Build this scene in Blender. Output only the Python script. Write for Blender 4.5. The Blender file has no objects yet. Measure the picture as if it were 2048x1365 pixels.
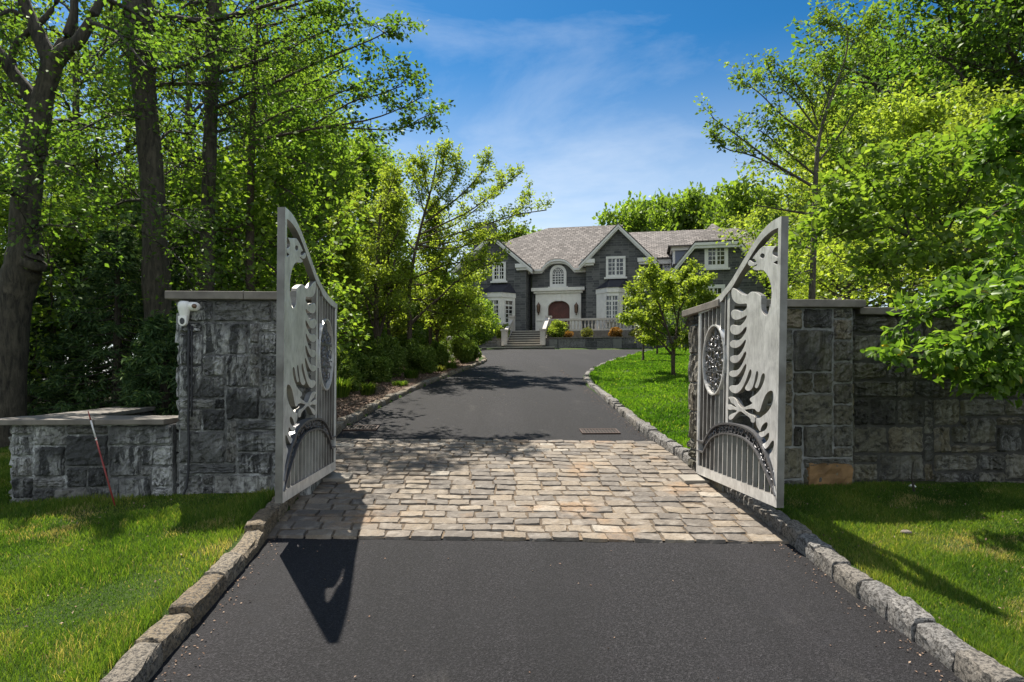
import bpy, math
import numpy as np
from mathutils import Vector, Matrix
sc = bpy.context.scene
col = sc.collection
R = math.radians
# ---------------------------------------------------------------- camera model (metres; pixels of the 2048x1365 photograph)
F = 1330.0; HZ = 758.0; TH = math.atan(69.0 / F); CZ = 2.1175
AX = np.array([math.sin(TH), math.cos(TH), 0.0]); RT = np.array([math.cos(TH), -math.sin(TH), 0.0]); UP = np.array([0, 0, 1.0])
CAM = np.array([0, 0, CZ])
def ray(px, py): return AX + RT * ((px - 1024) / F) + UP * ((HZ - py) / F)
def on_plane(px, py, p, n):
    d = ray(px, py); t = np.dot(np.asarray(p, float) - CAM, n) / np.dot(d, n); return CAM + d * t
def on_y(px, py, Y): return on_plane(px, py, (0, Y, 0), np.array([0, 1.0, 0]))
def on_x(px, py, X): return on_plane(px, py, (X, 0, 0), np.array([1.0, 0, 0]))
# ---------------------------------------------------------------- terrain heights
def prof(y):
    y = np.asarray(y, float)
    q = np.clip(y - 13, 0, 33)
    return np.where(y < 13, .1226 * np.maximum(y, -6), 1.5938 + .1226 * q - .00139 * q * q)
def sst(a, b, x):
    t = np.clip((x - a) / (b - a), 0, 1); return t * t * (3 - 2 * t)
def lat(x, y):
    x = np.asarray(x, float); y = np.asarray(y, float)
    l = -.035 * np.clip(-x - 2, 0, 6)
    l = l - .10 * np.clip(-x - 6.5, 0, 25) * sst(7.6, 9, y)
    b = np.clip(x - (.46 * y + 1.2), 0, 14)
    l = l + (.42 * b - .012 * b * b) * sst(7.55, 8.6, y)
    return l
def g0(x, y): return prof(y) + lat(x, y)
def on_ground(px, py):
    d = ray(px, py); lo = 1.0; p = CAM
    for t in np.arange(1, 90, .02):
        p = CAM + d * t
        if p[2] <= float(g0(p[0], p[1])): break
    return p
# ---------------------------------------------------------------- naming helpers
def tag(o, label=None, cat=None, group=None, kind=None):
    if label: o['label'] = label
    if cat: o['category'] = cat
    if group: o['group'] = group
    if kind: o['kind'] = kind
    return o
def empty(name, loc=(0, 0, 0), label=None, cat=None, group=None, rz=0):
    o = bpy.data.objects.new(name, None); col.objects.link(o); o.location = [float(v) for v in loc]; o.rotation_euler = (0, 0, rz)
    o.empty_display_size = .2
    return tag(o, label, cat, group)
def link(name, me, parent=None):
    o = bpy.data.objects.new(name, me); col.objects.link(o)
    if parent is not None: o.parent = parent
    return o
class MB:
    """collects polygons; build() makes ONE mesh object"""
    def __init__(s): s.v = []; s.f = []; s.n = 0; s.r = []; s.uv = []
    def add(s, V, Fs, r=0.5, uvs=None):
        V = np.asarray(V, float).reshape(-1, 3); s.v.append(V)
        for i, f in enumerate(Fs):
            s.f.append([k + s.n for k in f]); s.r.append(r); s.uv.append(uvs[i] if uvs else None)
        s.n += len(V)
    def quad(s, a, b, c, d, r=.5, uv=None): s.add([a, b, c, d], [(0, 1, 2, 3)], r, [uv] if uv else None)
    def box(s, c, d, rz=0, r=.5):
        x, y, z = [k / 2 for k in d]; V = np.array([(i * x, j * y, k * z) for k in (-1, 1) for j in (-1, 1) for i in (-1, 1)])
        if rz:
            ca, sa = math.cos(rz), math.sin(rz); V = np.stack([V[:, 0] * ca - V[:, 1] * sa, V[:, 0] * sa + V[:, 1] * ca, V[:, 2]], 1)
        s.add(V + np.asarray(c, float), [(0, 2, 3, 1), (4, 5, 7, 6), (0, 1, 5, 4), (2, 6, 7, 3), (0, 4, 6, 2), (1, 3, 7, 5)], r)
    def hexa(s, P, r=.5):
        """8 points: bottom ring 0-3 then top ring 4-7"""
        s.add(P, [(3, 2, 1, 0), (4, 5, 6, 7), (0, 1, 5, 4), (1, 2, 6, 5), (2, 3, 7, 6), (3, 0, 4, 7)], r)
    def tube(s, P, rad, n=6, cap=True, r=.5):
        P = np.asarray(P, float); m = len(P); rad = np.broadcast_to(np.asarray(rad, float), (m,))
        T = np.gradient(P, axis=0); T /= np.linalg.norm(T, axis=1)[:, None] + 1e-9
        up = np.array([0, 0, 1.0]) if abs(T[:, 2]).mean() < .85 else np.array([1.0, 0, 0])
        A = np.cross(T, up); A /= np.linalg.norm(A, axis=1)[:, None] + 1e-9; B = np.cross(T, A)
        an = np.arange(n) * 2 * math.pi / n
        V = P[:, None] + rad[:, None, None] * (A[:, None] * np.cos(an)[None, :, None] + B[:, None] * np.sin(an)[None, :, None])
        fs = [(i * n + j, i * n + (j + 1) % n, (i + 1) * n + (j + 1) % n, (i + 1) * n + j) for i in range(m - 1) for j in range(n)]
        if cap: fs += [tuple(range(n))[::-1], tuple((m - 1) * n + j for j in range(n))]
        s.add(V.reshape(-1, 3), fs, r)
    def prism(s, poly, off, r=.5):
        """poly: list of 3D points, extruded by vector off"""
        P = np.asarray(poly, float); n = len(P); V = np.concatenate([P, P + np.asarray(off, float)])
        s.add(V, [tuple(range(n)), tuple(range(2 * n - 1, n - 1, -1))] + [(i, i + n, (i + 1) % n + n, (i + 1) % n) for i in range(n)], r)
    def lathe(s, c, prof_, n=10, r=.5):
        an = np.arange(n) * 2 * math.pi / n; V = []
        for rr, z in prof_: V += [(c[0] + rr * math.cos(a), c[1] + rr * math.sin(a), c[2] + z) for a in an]
        m = len(prof_); fs = [(i * n + j, i * n + (j + 1) % n, (i + 1) * n + (j + 1) % n, (i + 1) * n + j) for i in range(m - 1) for j in range(n)]
        fs += [tuple(range(n))[::-1], tuple((m - 1) * n + j for j in range(n))]; s.add(V, fs, r)
    def build(s, name, mat, parent=None, smooth=False, bevel=0, fixn=False):
        me = bpy.data.meshes.new(name); V = np.concatenate(s.v) if s.v else np.zeros((0, 3))
        me.from_pydata(V.tolist(), [], s.f)
        a = me.attributes.new('rnd', 'FLOAT', 'FACE'); a.data.foreach_set('value', np.array(s.r, dtype=np.float32))
        if any(u is not None for u in s.uv):
            l = me.uv_layers.new(name='UVMap'); flat = []
            for f, u in zip(s.f, s.uv): flat += [c for p in (u if u is not None else [(0, 0)] * len(f)) for c in p]
            l.data.foreach_set('uv', np.array(flat, dtype=np.float32))
        if fixn:
            import bmesh
            bm = bmesh.new(); bm.from_mesh(me); bmesh.ops.recalc_face_normals(bm, faces=bm.faces); bm.to_mesh(me); bm.free()
        if smooth: me.polygons.foreach_set('use_smooth', [True] * len(me.polygons))
        me.materials.append(mat); me.update()
        o = link(name, me, parent)
        if bevel:
            b = o.modifiers.new('bevel', 'BEVEL'); b.width = bevel; b.segments = 2; b.limit_method = 'ANGLE'
        return o
def fast_mesh(name, V, Fc, mat, parent=None, rnd=None, smooth=False):
    """V (n,3); Fc (m,k) index array"""
    me = bpy.data.meshes.new(name); V = np.ascontiguousarray(V, dtype=np.float32); Fc = np.ascontiguousarray(Fc, dtype=np.int32)
    m, k = Fc.shape; me.vertices.add(len(V)); me.vertices.foreach_set('co', V.ravel())
    me.loops.add(m * k); me.loops.foreach_set('vertex_index', Fc.ravel())
    me.polygons.add(m); me.polygons.foreach_set('loop_start', np.arange(m, dtype=np.int32) * k)
    if smooth: me.polygons.foreach_set('use_smooth', np.ones(m, dtype=bool))
    if rnd is not None:
        a = me.attributes.new('rnd', 'FLOAT', 'POINT'); a.data.foreach_set('value', np.asarray(rnd, dtype=np.float32))
    me.materials.append(mat); me.update(calc_edges=True); me.validate()
    return link(name, me, parent)
# ---------------------------------------------------------------- materials
class NT:
    def __init__(s, name):
        s.m = bpy.data.materials.new(name); s.m.use_nodes = True; s.t = s.m.node_tree; s.t.nodes.clear()
        s.out = s.t.nodes.new('ShaderNodeOutputMaterial')
    def n(s, kind, **kw):
        nd = s.t.nodes.new('ShaderNode' + kind)
        for k, v in kw.items():
            if k.startswith('i_'):
                key = k[2:]; key = int(key) if key.isdigit() else key.replace('_', ' ')
                if isinstance(v, bpy.types.NodeSocket): s.t.links.new(v, nd.inputs[key])
                else: nd.inputs[key].default_value = v
            else: setattr(nd, k, v)
        return nd
    def coord(s, what='Object', scale=(1, 1, 1)):
        c = s.n('TexCoord'); mp = s.n('Mapping', i_Scale=scale); s.t.links.new(c.outputs[what], mp.inputs[0]); return mp.outputs[0]
    def noise(s, vec, scale, detail=4, rough=.55, dist=0):
        return s.n('TexNoise', i_Vector=vec, i_Scale=scale, i_Detail=detail, i_Roughness=rough, i_Distortion=dist).outputs['Fac']
    def ramp(s, fac, stops):
        nd = s.n('ValToRGB', i_Fac=fac); cr = nd.color_ramp
        while len(cr.elements) < len(stops): cr.elements.new(.5)
        for e, (p, c) in zip(cr.elements, stops): e.position = p; e.color = (*c, 1) if len(c) == 3 else c
        return nd.outputs[0]
    def mix(s, fac, a, b, mode='MIX'):
        nd = s.t.nodes.new('ShaderNodeMix'); nd.data_type = 'RGBA'; nd.blend_type = mode
        for key, v in ((0, fac), (6, a), (7, b)):
            if isinstance(v, bpy.types.NodeSocket): s.t.links.new(v, nd.inputs[key])
            else: nd.inputs[key].default_value = v if key == 0 else ((*v, 1) if len(v) == 3 else v)
        return nd.outputs[2]
    def math(s, op, a, b=0.0, c=0.0):
        nd = s.n('Math', operation=op)
        for i, v in enumerate((a, b, c)):
            if isinstance(v, bpy.types.NodeSocket): s.t.links.new(v, nd.inputs[i])
            else: nd.inputs[i].default_value = v
        return nd.outputs[0]
    def rnd(s): return s.n('Attribute', attribute_name='rnd').outputs['Fac']
    def bump(s, h, strength, dist=.01, normal=None):
        nd = s.n('Bump', i_Height=h, i_Strength=strength, i_Distance=dist)
        if normal is not None: s.t.links.new(normal, nd.inputs['Normal'])
        return nd.outputs[0]
    def pbr(s, colr, rough=.7, metal=0, normal=None, spec=.5):
        p = s.n('BsdfPrincipled')
        for k, v in (('Base Color', colr), ('Roughness', rough), ('Metallic', metal), ('Specular IOR Level', spec)):
            if isinstance(v, bpy.types.NodeSocket): s.t.links.new(v, p.inputs[k])
            else: p.inputs[k].default_value = (*v, 1) if k == 'Base Color' else v
        if normal is not None: s.t.links.new(normal, p.inputs['Normal'])
        s.t.links.new(p.outputs[0], s.out.inputs[0]); return s.m
M = {}
def simple(name, c, rough=.6, metal=0, var=.15, scale=8, bump=.2):
    n = NT(name); v = n.coord(); f = n.noise(v, scale, 5)
    cc = n.ramp(f, [(.3, tuple(k * (1 - var) for k in c)), (.7, tuple(min(1, k * (1 + var)) for k in c))])
    M[name] = n.pbr(cc, rough, metal, n.bump(n.noise(v, scale * 5, 4), bump, .004)); return M[name]
# asphalt
n = NT('asphalt'); v = n.coord()
fine = n.noise(v, 62, 4, .75); sp = n.n('TexVoronoi', i_Vector=v, i_Scale=120.0); big = n.noise(v, .55, 5, .6); mid = n.noise(v, 5, 4, .6)
c = n.ramp(fine, [(.34, (.003, .003, .004)), (.50, (.0125, .012, .0135)), (.68, (.053, .050, .055))])
c = n.mix(n.math('MULTIPLY', n.ramp(big, [(.35, (0,) * 3), (.65, (1,) * 3)]), .35), c, (.024, .0225, .025))
trk = n.noise(n.coord('Object', (1.5, .10, 1)), 1.0, 5, .6, .3); c = n.mix(n.ramp(trk, [(.42, (.40,) * 3), (.60, (0,) * 3)]), c, (.008, .008, .009)); c = n.mix(n.ramp(n.noise(n.coord('Object', (1, .3, 1)), 1.7, 6, .7), [(.60, (0,) * 3), (.75, (.35,) * 3)]), c, (.075, .070, .066))
c = n.mix(n.ramp(n.math('ADD', mid, n.math('MULTIPLY', big, .5)), [(.80, (0,) * 3), (1.0, (.25,) * 3)]), c, (.022, .022, .026))
M['asphalt'] = n.pbr(c, .85, 0, n.bump(n.math('ADD', fine, n.math('MULTIPLY', sp.outputs['Distance'], .9)), .8, .008), .25)
# paving stones
n = NT('paving'); v = n.coord(); r = n.rnd()
c = n.ramp(r, [(0, (.095, .080, .067)), (.25, (.135, .113, .092)), (.5, (.185, .152, .119)), (.7, (.205, .161, .114)), (.88, (.25, .20, .145)), (.94, (.29, .24, .18)), (1, (.42, .385, .33))])
c.node.color_ramp.interpolation = 'LINEAR'
rust = n.ramp(n.noise(v, 1.3, 4, .6), [(.56, (0,) * 3), (.68, (.55,) * 3)])
c = n.mix(rust, c, (.33, .19, .085))
gr = n.noise(v, 45, 6, .7)
c = n.mix(n.ramp(gr, [(.35, (.55,) * 3), (.6, (0,) * 3)]), c, (.09, .078, .068))
c = n.mix(n.ramp(n.noise(v, 9, 4), [(.5, (0,) * 3), (.75, (.4,) * 3)]), c, (.42, .38, .33))
M['paving'] = n.pbr(c, .8, 0, n.bump(n.math('ADD', gr, n.noise(v, 14, 4)), .8, .012))
# kerb granite
n = NT('granite_kerb'); v = n.coord(); r = n.rnd()
c = n.ramp(r, [(0, (.19, .14, .085)), (.3, (.25, .20, .135)), (.5, (.22, .195, .165)), (.75, (.20, .19, .18)), (1, (.27, .255, .24))])
sp = n.noise(v, 42, 6, .78)
c = n.mix(n.ramp(sp, [(.44, (.92,) * 3), (.53, (0,) * 3)]), c, (.035, .031, .027))
c = n.mix(n.ramp(n.noise(v, 70, 3, .7), [(.58, (0,) * 3), (.72, (.5,) * 3)]), c, (.50, .47, .43))
M['kerb'] = n.pbr(c, .85, 0, n.bump(n.math('ADD', sp, n.noise(v, 12, 4)), 1.0, .018))
# wall stone
def stone_mat(name, stops, stain=.5, moss=(0, 0, 0), warm=0.0):
    n = NT(name); v = n.coord(); r = n.rnd()
    c = n.ramp(r, stops)
    g = n.noise(v, 16, 7, .7, .6); g2 = n.noise(v, 3.5, 5, .6, 1.2)
    c = n.mix(n.ramp(g, [(.38, (.8,) * 3), (.50, (0,) * 3)]), c, (.014, .014, .015))
    c = n.mix(n.ramp(g2, [(.55, (0,) * 3), (.8, (.55,) * 3)]), c, (.16, .155, .145))
    fl = n.ramp(n.noise(v, 60, 3, .7), [(.60, (0,) * 3), (.72, (.35,) * 3)])
    c = n.mix(fl, c, (.42, .42, .41))
    st = n.noise(n.coord('Object', (13, 13, 1.7)), 1.0, 8, .74, .5)
    m2 = n.noise(v, 1.1, 3, .5)
    s_ = n.math('MULTIPLY', n.ramp(st, [(.45, (0,) * 3), (.54, (1,) * 3)]), n.ramp(m2, [(.40, (0,) * 3), (.54, (1,) * 3)]))
    s_ = n.math('MULTIPLY', s_, n.ramp(g, [(.3, (.25,) * 3), (.6, (1,) * 3)]))
    c = n.mix(n.math('MULTIPLY', s_, stain), c, (.70, .695, .68))
    if moss[0]: c = n.mix(n.ramp(n.noise(v, 2.2, 4), [(.5, (0,) * 3), (.7, (.5,) * 3)]), c, moss)
    M[name] = n.pbr(c, .85, 0, n.bump(n.math('ADD', n.math('MULTIPLY', g, 1.3), n.noise(v, 40, 4, .7)), 1.0, .022)); return M[name]
stone_mat('stone_left', [(0, (.030, .031, .032)), (.3, (.070, .071, .072)), (.55, (.125, .126, .125)), (.8, (.19, .182, .165)), (1, (.30, .298, .29))], .78)
stone_mat('stone_right', [(0, (.028, .026, .023)), (.3, (.075, .070, .058)), (.55, (.13, .12, .09)), (.8, (.175, .158, .115)), (.93, (.20, .165, .11)), (1, (.24, .16, .085))], .22, (.17, .15, .08))
stone_mat('stone_terrace', [(0, (.045, .046, .05)), (.5, (.10, .10, .105)), (1, (.19, .185, .18))], .12)
simple('mortar', (.23, .23, .225), .95, 0, .35, 14, .8)
n = NT('limed_mortar'); v = n.coord(); f = n.noise(v, 2.6, 6, .75, .5); M['limed_mortar'] = n.pbr(n.ramp(f, [(.42, (.07, .07, .07)), (.56, (.22, .22, .22)), (.66, (.70, .71, .72))]), .95, 0, n.bump(n.noise(v, 40, 4, .8), .8, .01))
simple('mortar_dark', (.055, .053, .048), .95, 0, .4, 14, .8)
simple('bluestone', (.17, .15, .13), .8, 0, .3, 6, .5)
# grass / ground
n = NT('lawn'); v = n.coord(); f = n.noise(v, 1.3, 5, .6, .4); f2 = n.noise(v, 28, 5, .75)
c = n.ramp(f, [(.35, (.035, .075, .010)), (.55, (.065, .115, .016)), (.72, (.115, .125, .032))])
c = n.mix(n.ramp(f2, [(.35, (.7,) * 3), (.6, (0,) * 3)]), c, (.018, .036, .006))
c = n.mix(n.ramp(n.noise(v, 7, 5, .7), [(.62, (0,) * 3), (.76, (.7,) * 3)]), c, (.16, .125, .075))
M['lawn'] = n.pbr(c, .9, 0, n.bump(n.math('ADD', f2, n.noise(v, 90, 3)), 1.0, .03), .2)
def leaf_mat(name, stops, trans, tfac=.45, rough=.45, glossy=.07):
    n = NT(name); r = n.rnd(); c = n.ramp(r, stops)
    ob = n.n('ObjectInfo').outputs['Random']
    hs = n.n('HueSaturation', i_Color=c, i_Value=n.math('ADD', n.math('MULTIPLY', ob, .3), .85)).outputs[0]
    tc = n.mix(1.0, hs, trans, 'MULTIPLY')
    d = n.n('BsdfDiffuse', i_Color=hs); t = n.n('BsdfTranslucent', i_Color=tc); g = n.n('BsdfGlossy', i_Color=(.55, .6, .5, 1), i_Roughness=rough)
    m1 = n.n('MixShader', i_0=tfac, i_1=d.outputs[0], i_2=t.outputs[0]); m2 = n.n('MixShader', i_0=glossy * .55, i_1=m1.outputs[0], i_2=g.outputs[0])
    n.t.links.new(m2.outputs[0], n.out.inputs[0]); M[name] = n.m; return n.m
leaf_mat('leaf_deep', [(0, (.040, .078, .018)), (.5, (.070, .120, .026)), (1, (.115, .175, .034))], (2.6, 2.8, 1.0), .5)
leaf_mat('leaf_mid', [(0, (.058, .098, .018)), (.5, (.100, .155, .028)), (1, (.165, .220, .042))], (2.5, 2.6, 1.0), .5)
leaf_mat('leaf_bright', [(0, (.110, .160, .026)), (.5, (.185, .250, .040)), (1, (.290, .360, .070))], (2.0, 1.95, .9), .52)
leaf_mat('leaf_big', [(0, (.050, .10, .018)), (.6, (.095, .165, .028)), (.95, (.17, .24, .045)), (1, (.38, .28, .05))], (2.2, 2.3, .9), .5, .4, .07)
leaf_mat('needle', [(0, (.028, .060, .024)), (.6, (.060, .110, .042)), (1, (.13, .19, .055))], (1.6, 1.8, 1.0), .25, .5, .05)
leaf_mat('leaf_box', [(0, (.060, .110, .022)), (.6, (.125, .190, .034)), (1, (.23, .29, .06))], (1.8, 1.9, 1.0), .3)
leaf_mat('leaf_olive', [(0, (.07, .09, .02)), (.6, (.14, .16, .03)), (1, (.24, .22, .05))], (1.7, 1.7, .9), .35)
leaf_mat('leaf_rust', [(0, (.16, .085, .03)), (.6, (.30, .17, .04)), (1, (.42, .25, .06))], (1.4, 1.2, .8), .35)
leaf_mat('blade', [(0, (.032, .072, .011)), (.4, (.080, .148, .020)), (.75, (.155, .205, .034)), (.92, (.26, .25, .07)), (1, (.35, .28, .15))], (2.1, 2.1, .9), .42, .5, .04)
leaf_mat('blade_bright', [(0, (.035, .085, .010)), (.5, (.080, .160, .016)), (.93, (.145, .225, .026)), (1, (.26, .26, .07))], (2.0, 2.2, .8), .42, .5, .04)
def bark(name, a, b, sc_=1):
    n = NT(name); v = n.coord('Object', (1, 1, .22)); f = n.noise(v, 16 * sc_, 7, .72, .8)
    c = n.ramp(f, [(.35, a), (.62, b)]); c = n.mix(n.ramp(n.noise(n.coord(), 5, 4), [(.55, (0,) * 3), (.75, (.5,) * 3)]), c, tuple(min(1, k * 1.8) for k in b))
    M[name] = n.pbr(c, .9, 0, n.bump(f, 1.0, .05)); return M[name]
bark('bark_dark', (.014, .012, .009), (.090, .077, .056)); bark('bark_grey', (.05, .043, .035), (.15, .13, .105), 2); bark('bark_thin', (.045, .032, .022), (.12, .09, .065), 4)
# gate metal: brushed aluminium
n = NT('brushed_metal'); v = n.coord(); f = n.noise(v, 3.5, 5, .6, 1.0); s2 = n.noise(n.coord('Object', (40, 40, 4)), 3, 4, .6)
f2 = n.noise(n.coord('Object', (5, 5, 1.2)), 5, 6, .7, 1.5); c = n.ramp(n.math('ADD', n.math('MULTIPLY', f, .5), n.math('MULTIPLY', f2, .5)), [(.36, (.50, .495, .49)), (.5, (.74, .735, .72)), (.62, (.92, .915, .90))])
rg = n.math('ADD', n.math('MULTIPLY', f, .25), .24)
M['metal'] = n.pbr(c, rg, .45, n.bump(s2, .12, .002))
n = NT('polished_metal'); v = n.coord(); M['polished'] = n.pbr((.19, .19, .20), .38, .7, n.bump(n.noise(v, 14, 3), .35, .01))
n = NT('metal_side'); v = n.coord(); M['metal_side'] = n.pbr(n.ramp(n.noise(v, 3, 5, .6), [(.35, (.13, .12, .11)), (.65, (.25, .24, .225))]), .5, .35, n.bump(n.noise(v, 30, 3), .1, .002))  # duller edge metal, darkened so the shade on the gate sides is painted in
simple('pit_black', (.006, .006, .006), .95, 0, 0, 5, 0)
simple('dark_iron', (.03, .03, .032), .5, .5); simple('rust_iron', (.050, .030, .022), .75, .2, .4, 20)
simple('white_plastic', (.84, .82, .78), .35, 0, .03, 6, .02); simple('lens_black', (.01, .01, .011), .12, 0, 0, 5, 0)
simple('stake_red', (.26, .035, .03), .5, 0, .15); simple('stake_white', (.7, .68, .66), .5, 0, .08)
simple('cable_black', (.02, .02, .025), .55, 0, .1)
n = NT('mulch'); v = n.coord(); f = n.noise(v, 30, 6, .8, 1.0)
M['mulch'] = n.pbr(n.ramp(f, [(.3, (.035, .022, .015)), (.5, (.12, .075, .05)), (.7, (.26, .18, .125))]), .95, 0, n.bump(f, 1.0, .04))
n = NT('chip'); M['chip'] = n.pbr(n.ramp(n.rnd(), [(0, (.06, .035, .022)), (.5, (.17, .10, .065)), (1, (.36, .26, .19))]), .9)
n = NT('forest_floor'); v = n.coord(); f = n.noise(v, 1.5, 7, .75, .6)
M['forest'] = n.pbr(n.ramp(f, [(.35, (.022, .032, .010)), (.5, (.055, .060, .020)), (.65, (.12, .080, .045)), (.8, (.18, .12, .075))]), .95, 0, n.bump(n.noise(v, 20, 6, .8), 1.0, .08))
# house
n = NT('house_stone'); uv = n.n('TexCoord').outputs['UV']
b = n.n('TexBrick', i_Vector=uv, i_Color1=(.062, .064, .068, 1), i_Color2=(.155, .153, .150, 1), i_Mortar=(.17, .17, .165, 1), i_Scale=1.0, i_Brick_Width=.52, i_Row_Height=.17, i_Mortar_Size=.012, i_Bias=-.1)
b.offset_frequency = 2; b.squash = .8
ns = n.noise(n.coord('Object', (1, 1, 3)), 2.2, 6, .7)
c = n.mix(n.ramp(ns, [(.56, (0,) * 3), (.72, (.55,) * 3)]), b.outputs[0], (.17, .165, .16))
c = n.mix(n.ramp(ns, [(.3, (.6,) * 3), (.45, (0,) * 3)]), c, (.022, .023, .026))
M['house_stone'] = n.pbr(c, .9, 0, n.bump(b.outputs['Fac'], -.6, .02))
n = NT('shingles'); uv = n.n('TexCoord').outputs['UV']
b = n.n('TexBrick', i_Vector=uv, i_Color1=(.070, .060, .055, 1), i_Color2=(.265, .235, .218, 1), i_Mortar=(.03, .022, .02, 1), i_Scale=1.0, i_Brick_Width=.36, i_Row_Height=.30, i_Mortar_Size=.035, i_Bias=0.0)
ns = n.noise(n.coord(), 1.2, 6, .7)
c = n.mix(n.ramp(ns, [(.4, (.5,) * 3), (.6, (0,) * 3)]), b.outputs[0], (.11, .098, .092))
M['shingles'] = n.pbr(c, .9, 0, n.bump(b.outputs['Fac'], -.8, .03))
simple('limestone', (.82, .79, .73), .8, 0, .08, 3, .15); simple('white_trim', (.76, .74, .70), .6, 0, .06, 2, .05)
simple('door_wood', (.11, .028, .020), .45, 0, .3, 4); simple('copper_dark', (.045, .045, .06), .5, .3, .2); simple('copper_edge', (.12, .06, .045), .6, .2, .2)
simple('baluster', (.55, .50, .46), .8, 0, .1); simple('step_stone', (.26, .235, .20), .85, 0, .2, 3); simple('brass', (.16, .10, .07), .4, .7)
n = NT('window_glass'); M['glass'] = n.pbr(n.ramp(n.noise(n.coord(), .9, 3), [(.4, (.010, .011, .013)), (.65, (.05, .045, .035))]), .06, 0, None, .8)
simple('blue_siding', (.17, .19, .25), .7, 0, .1)
# ================================================================= GROUND, DRIVE, KERBS
rng = np.random.default_rng(11)
def G2(px, py): return on_ground(px, py)[:2]
LEFT_PX = [(540, 1079), (610, 975), (672, 868), (715, 842), (760, 815), (815, 788), (865, 766), (915, 747), (950, 734), (968, 727), (975, 721), (965, 715), (935, 709)]
RIGHT_PX = [(1578.6, 1090.6), (1480, 1012), (1385, 940), (1300, 882), (1255, 842), (1215, 806), (1187, 782), (1172, 770), (1167, 758), (1173, 748), (1195, 735), (1225, 724), (1262, 713), (1310, 704), (1386, 696.5), (1470, 691)]
LK = [G2(*p) for p in LEFT_PX]; RK = [G2(*p) for p in RIGHT_PX]
LK = [np.array([-1.80, -5.0]), np.array([-1.80, 2.0]), np.array([-1.80, 4.0])] + LK
RK = [np.array([2.70, -5.0]), np.array([2.70, 2.0]), np.array([2.70, 4.0])] + RK
def smooth_line(P, step=.1):
    P = np.array(P); 
    for _ in range(3):
        Q = [P[0]]
        for a, b in zip(P[:-1], P[1:]): Q += [a * .75 + b * .25, a * .25 + b * .75]
        P = np.array(Q + [P[-1]])
    d = np.r_[0, np.cumsum(np.linalg.norm(np.diff(P, axis=0), axis=1))]
    s = np.arange(0, d[-1], step); return np.stack([np.interp(s, d, P[:, 0]), np.interp(s, d, P[:, 1])], 1)
LL = smooth_line(LK); RL = smooth_line(RK)
DRIVE = np.array(list(LL) + [np.array([-14., 40.]), np.array([-14., 47.5]), np.array([32., 38.]), np.array([30., 33.])] + list(RL[::-1]))
def inside(poly, x, y):
    x = np.asarray(x); y = np.asarray(y); r = np.zeros(x.shape, bool); n_ = len(poly)
    for i in range(n_):
        (x1, y1), (x2, y2) = poly[i], poly[(i + 1) % n_]
        if y1 == y2: continue
        c = ((y1 > y) != (y2 > y)) & (x < (x2 - x1) * (y - y1) / (y2 - y1) + x1); r ^= c
    return r
def dist_line(P, x, y):
    d = np.full(x.shape, 1e9)
    for (a, b) in zip(P[:-1:3], P[3::3]):
        ab = b - a; t = np.clip(((x - a[0]) * ab[0] + (y - a[1]) * ab[1]) / (ab @ ab + 1e-9), 0, 1)
        d = np.minimum(d, np.hypot(x - a[0] - t * ab[0], y - a[1] - t * ab[1]))
    return d
def kdist_(x, y): return np.minimum(dist_line(LL, x, y), dist_line(RL, x, y))
GX = np.arange(-12, 18.01, .06); GY = np.arange(-6, 44.01, .06)
_gx, _gy = np.meshgrid(GX[::2], GY[::2]); _kd = kdist_(_gx, _gy)
def _bil(T, x0, y0, st, x, y):
    fx = np.clip((np.asarray(x, float) - x0) / st, 0, T.shape[1] - 1.001); fy = np.clip((np.asarray(y, float) - y0) / st, 0, T.shape[0] - 1.001); i = fx.astype(int); j = fy.astype(int); a = fx - i; b = fy - j
    return T[j, i] * (1 - a) * (1 - b) + T[j, i + 1] * a * (1 - b) + T[j + 1, i] * (1 - a) * b + T[j + 1, i + 1] * a * b
def kdist(x, y): return _bil(_kd, -12, -6, .12, x, y)
xs = np.unique(np.r_[np.arange(-120, -30, 10), np.arange(-30, -8, 1.5), np.arange(-8, 8, .12), np.arange(8, 30, 1.0), np.arange(30, 125, 10)])
ys = np.unique(np.r_[np.arange(-60, -6, 8), np.arange(-6, 20, .12), np.arange(20, 48, .5), np.arange(48, 80, 3), np.arange(80, 240, 20)])
X, Y = np.meshgrid(xs, ys); ins = inside(DRIVE, X, Y); kd = kdist(X, Y)
def ground_z(x, y, ins_, kd_):
    z = g0(x, y); und = (np.sin(x * 1.9 + y * .7) * np.cos(y * 1.3 - x * .4)) * .02 + np.sin(x * 5.1) * np.sin(y * 4.3) * .006
    return z + np.where(ins_, -.12, .075 + und * sst(.2, 1, kd_))
Z = ground_z(X, Y, ins, kd)
def grid_faces(nx, ny):
    i = np.arange(ny - 1)[:, None] * nx + np.arange(nx - 1)[None]; return np.stack([i, i + 1, i + nx + 1, i + nx], -1).reshape(-1, 4)
GF = grid_faces(len(xs), len(ys))
gr = fast_mesh('ground', np.stack([X, Y, Z], -1).reshape(-1, 3), GF, M['lawn'], smooth=True); tag(gr, kind='structure')
gr.data.materials.append(M['forest']); gr.data.materials.append(M['mulch'])
cx = X.ravel()[GF].mean(1); cy = Y.ravel()[GF].mean(1)
# mulch bed on the left of the drive, woodland floor left and bank right
LKy = LL[:, 1]; bedx = np.interp(cy, LL[:, 1][:260], LL[:, 0][:260])
mi = np.zeros(len(GF), np.int32)
wood = ((cx < -3.1) & (cy > 7.7)) | (cx > .46 * cy + 1.4) & (cy > 7.7) | (cy > 49) | (cx < -12) | (cx > 14) & (cy < 8)
mi[wood] = 1
bed = (cy > 9.8) & (cy < 40) & (cx > -11) & (cx < 0) & (~inside(DRIVE, cx, cy)) & (cx > bedx - 4.2) & (cx < 2.5)
mi[bed] = 2
gr.data.polygons.foreach_set('material_index', mi)
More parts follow.
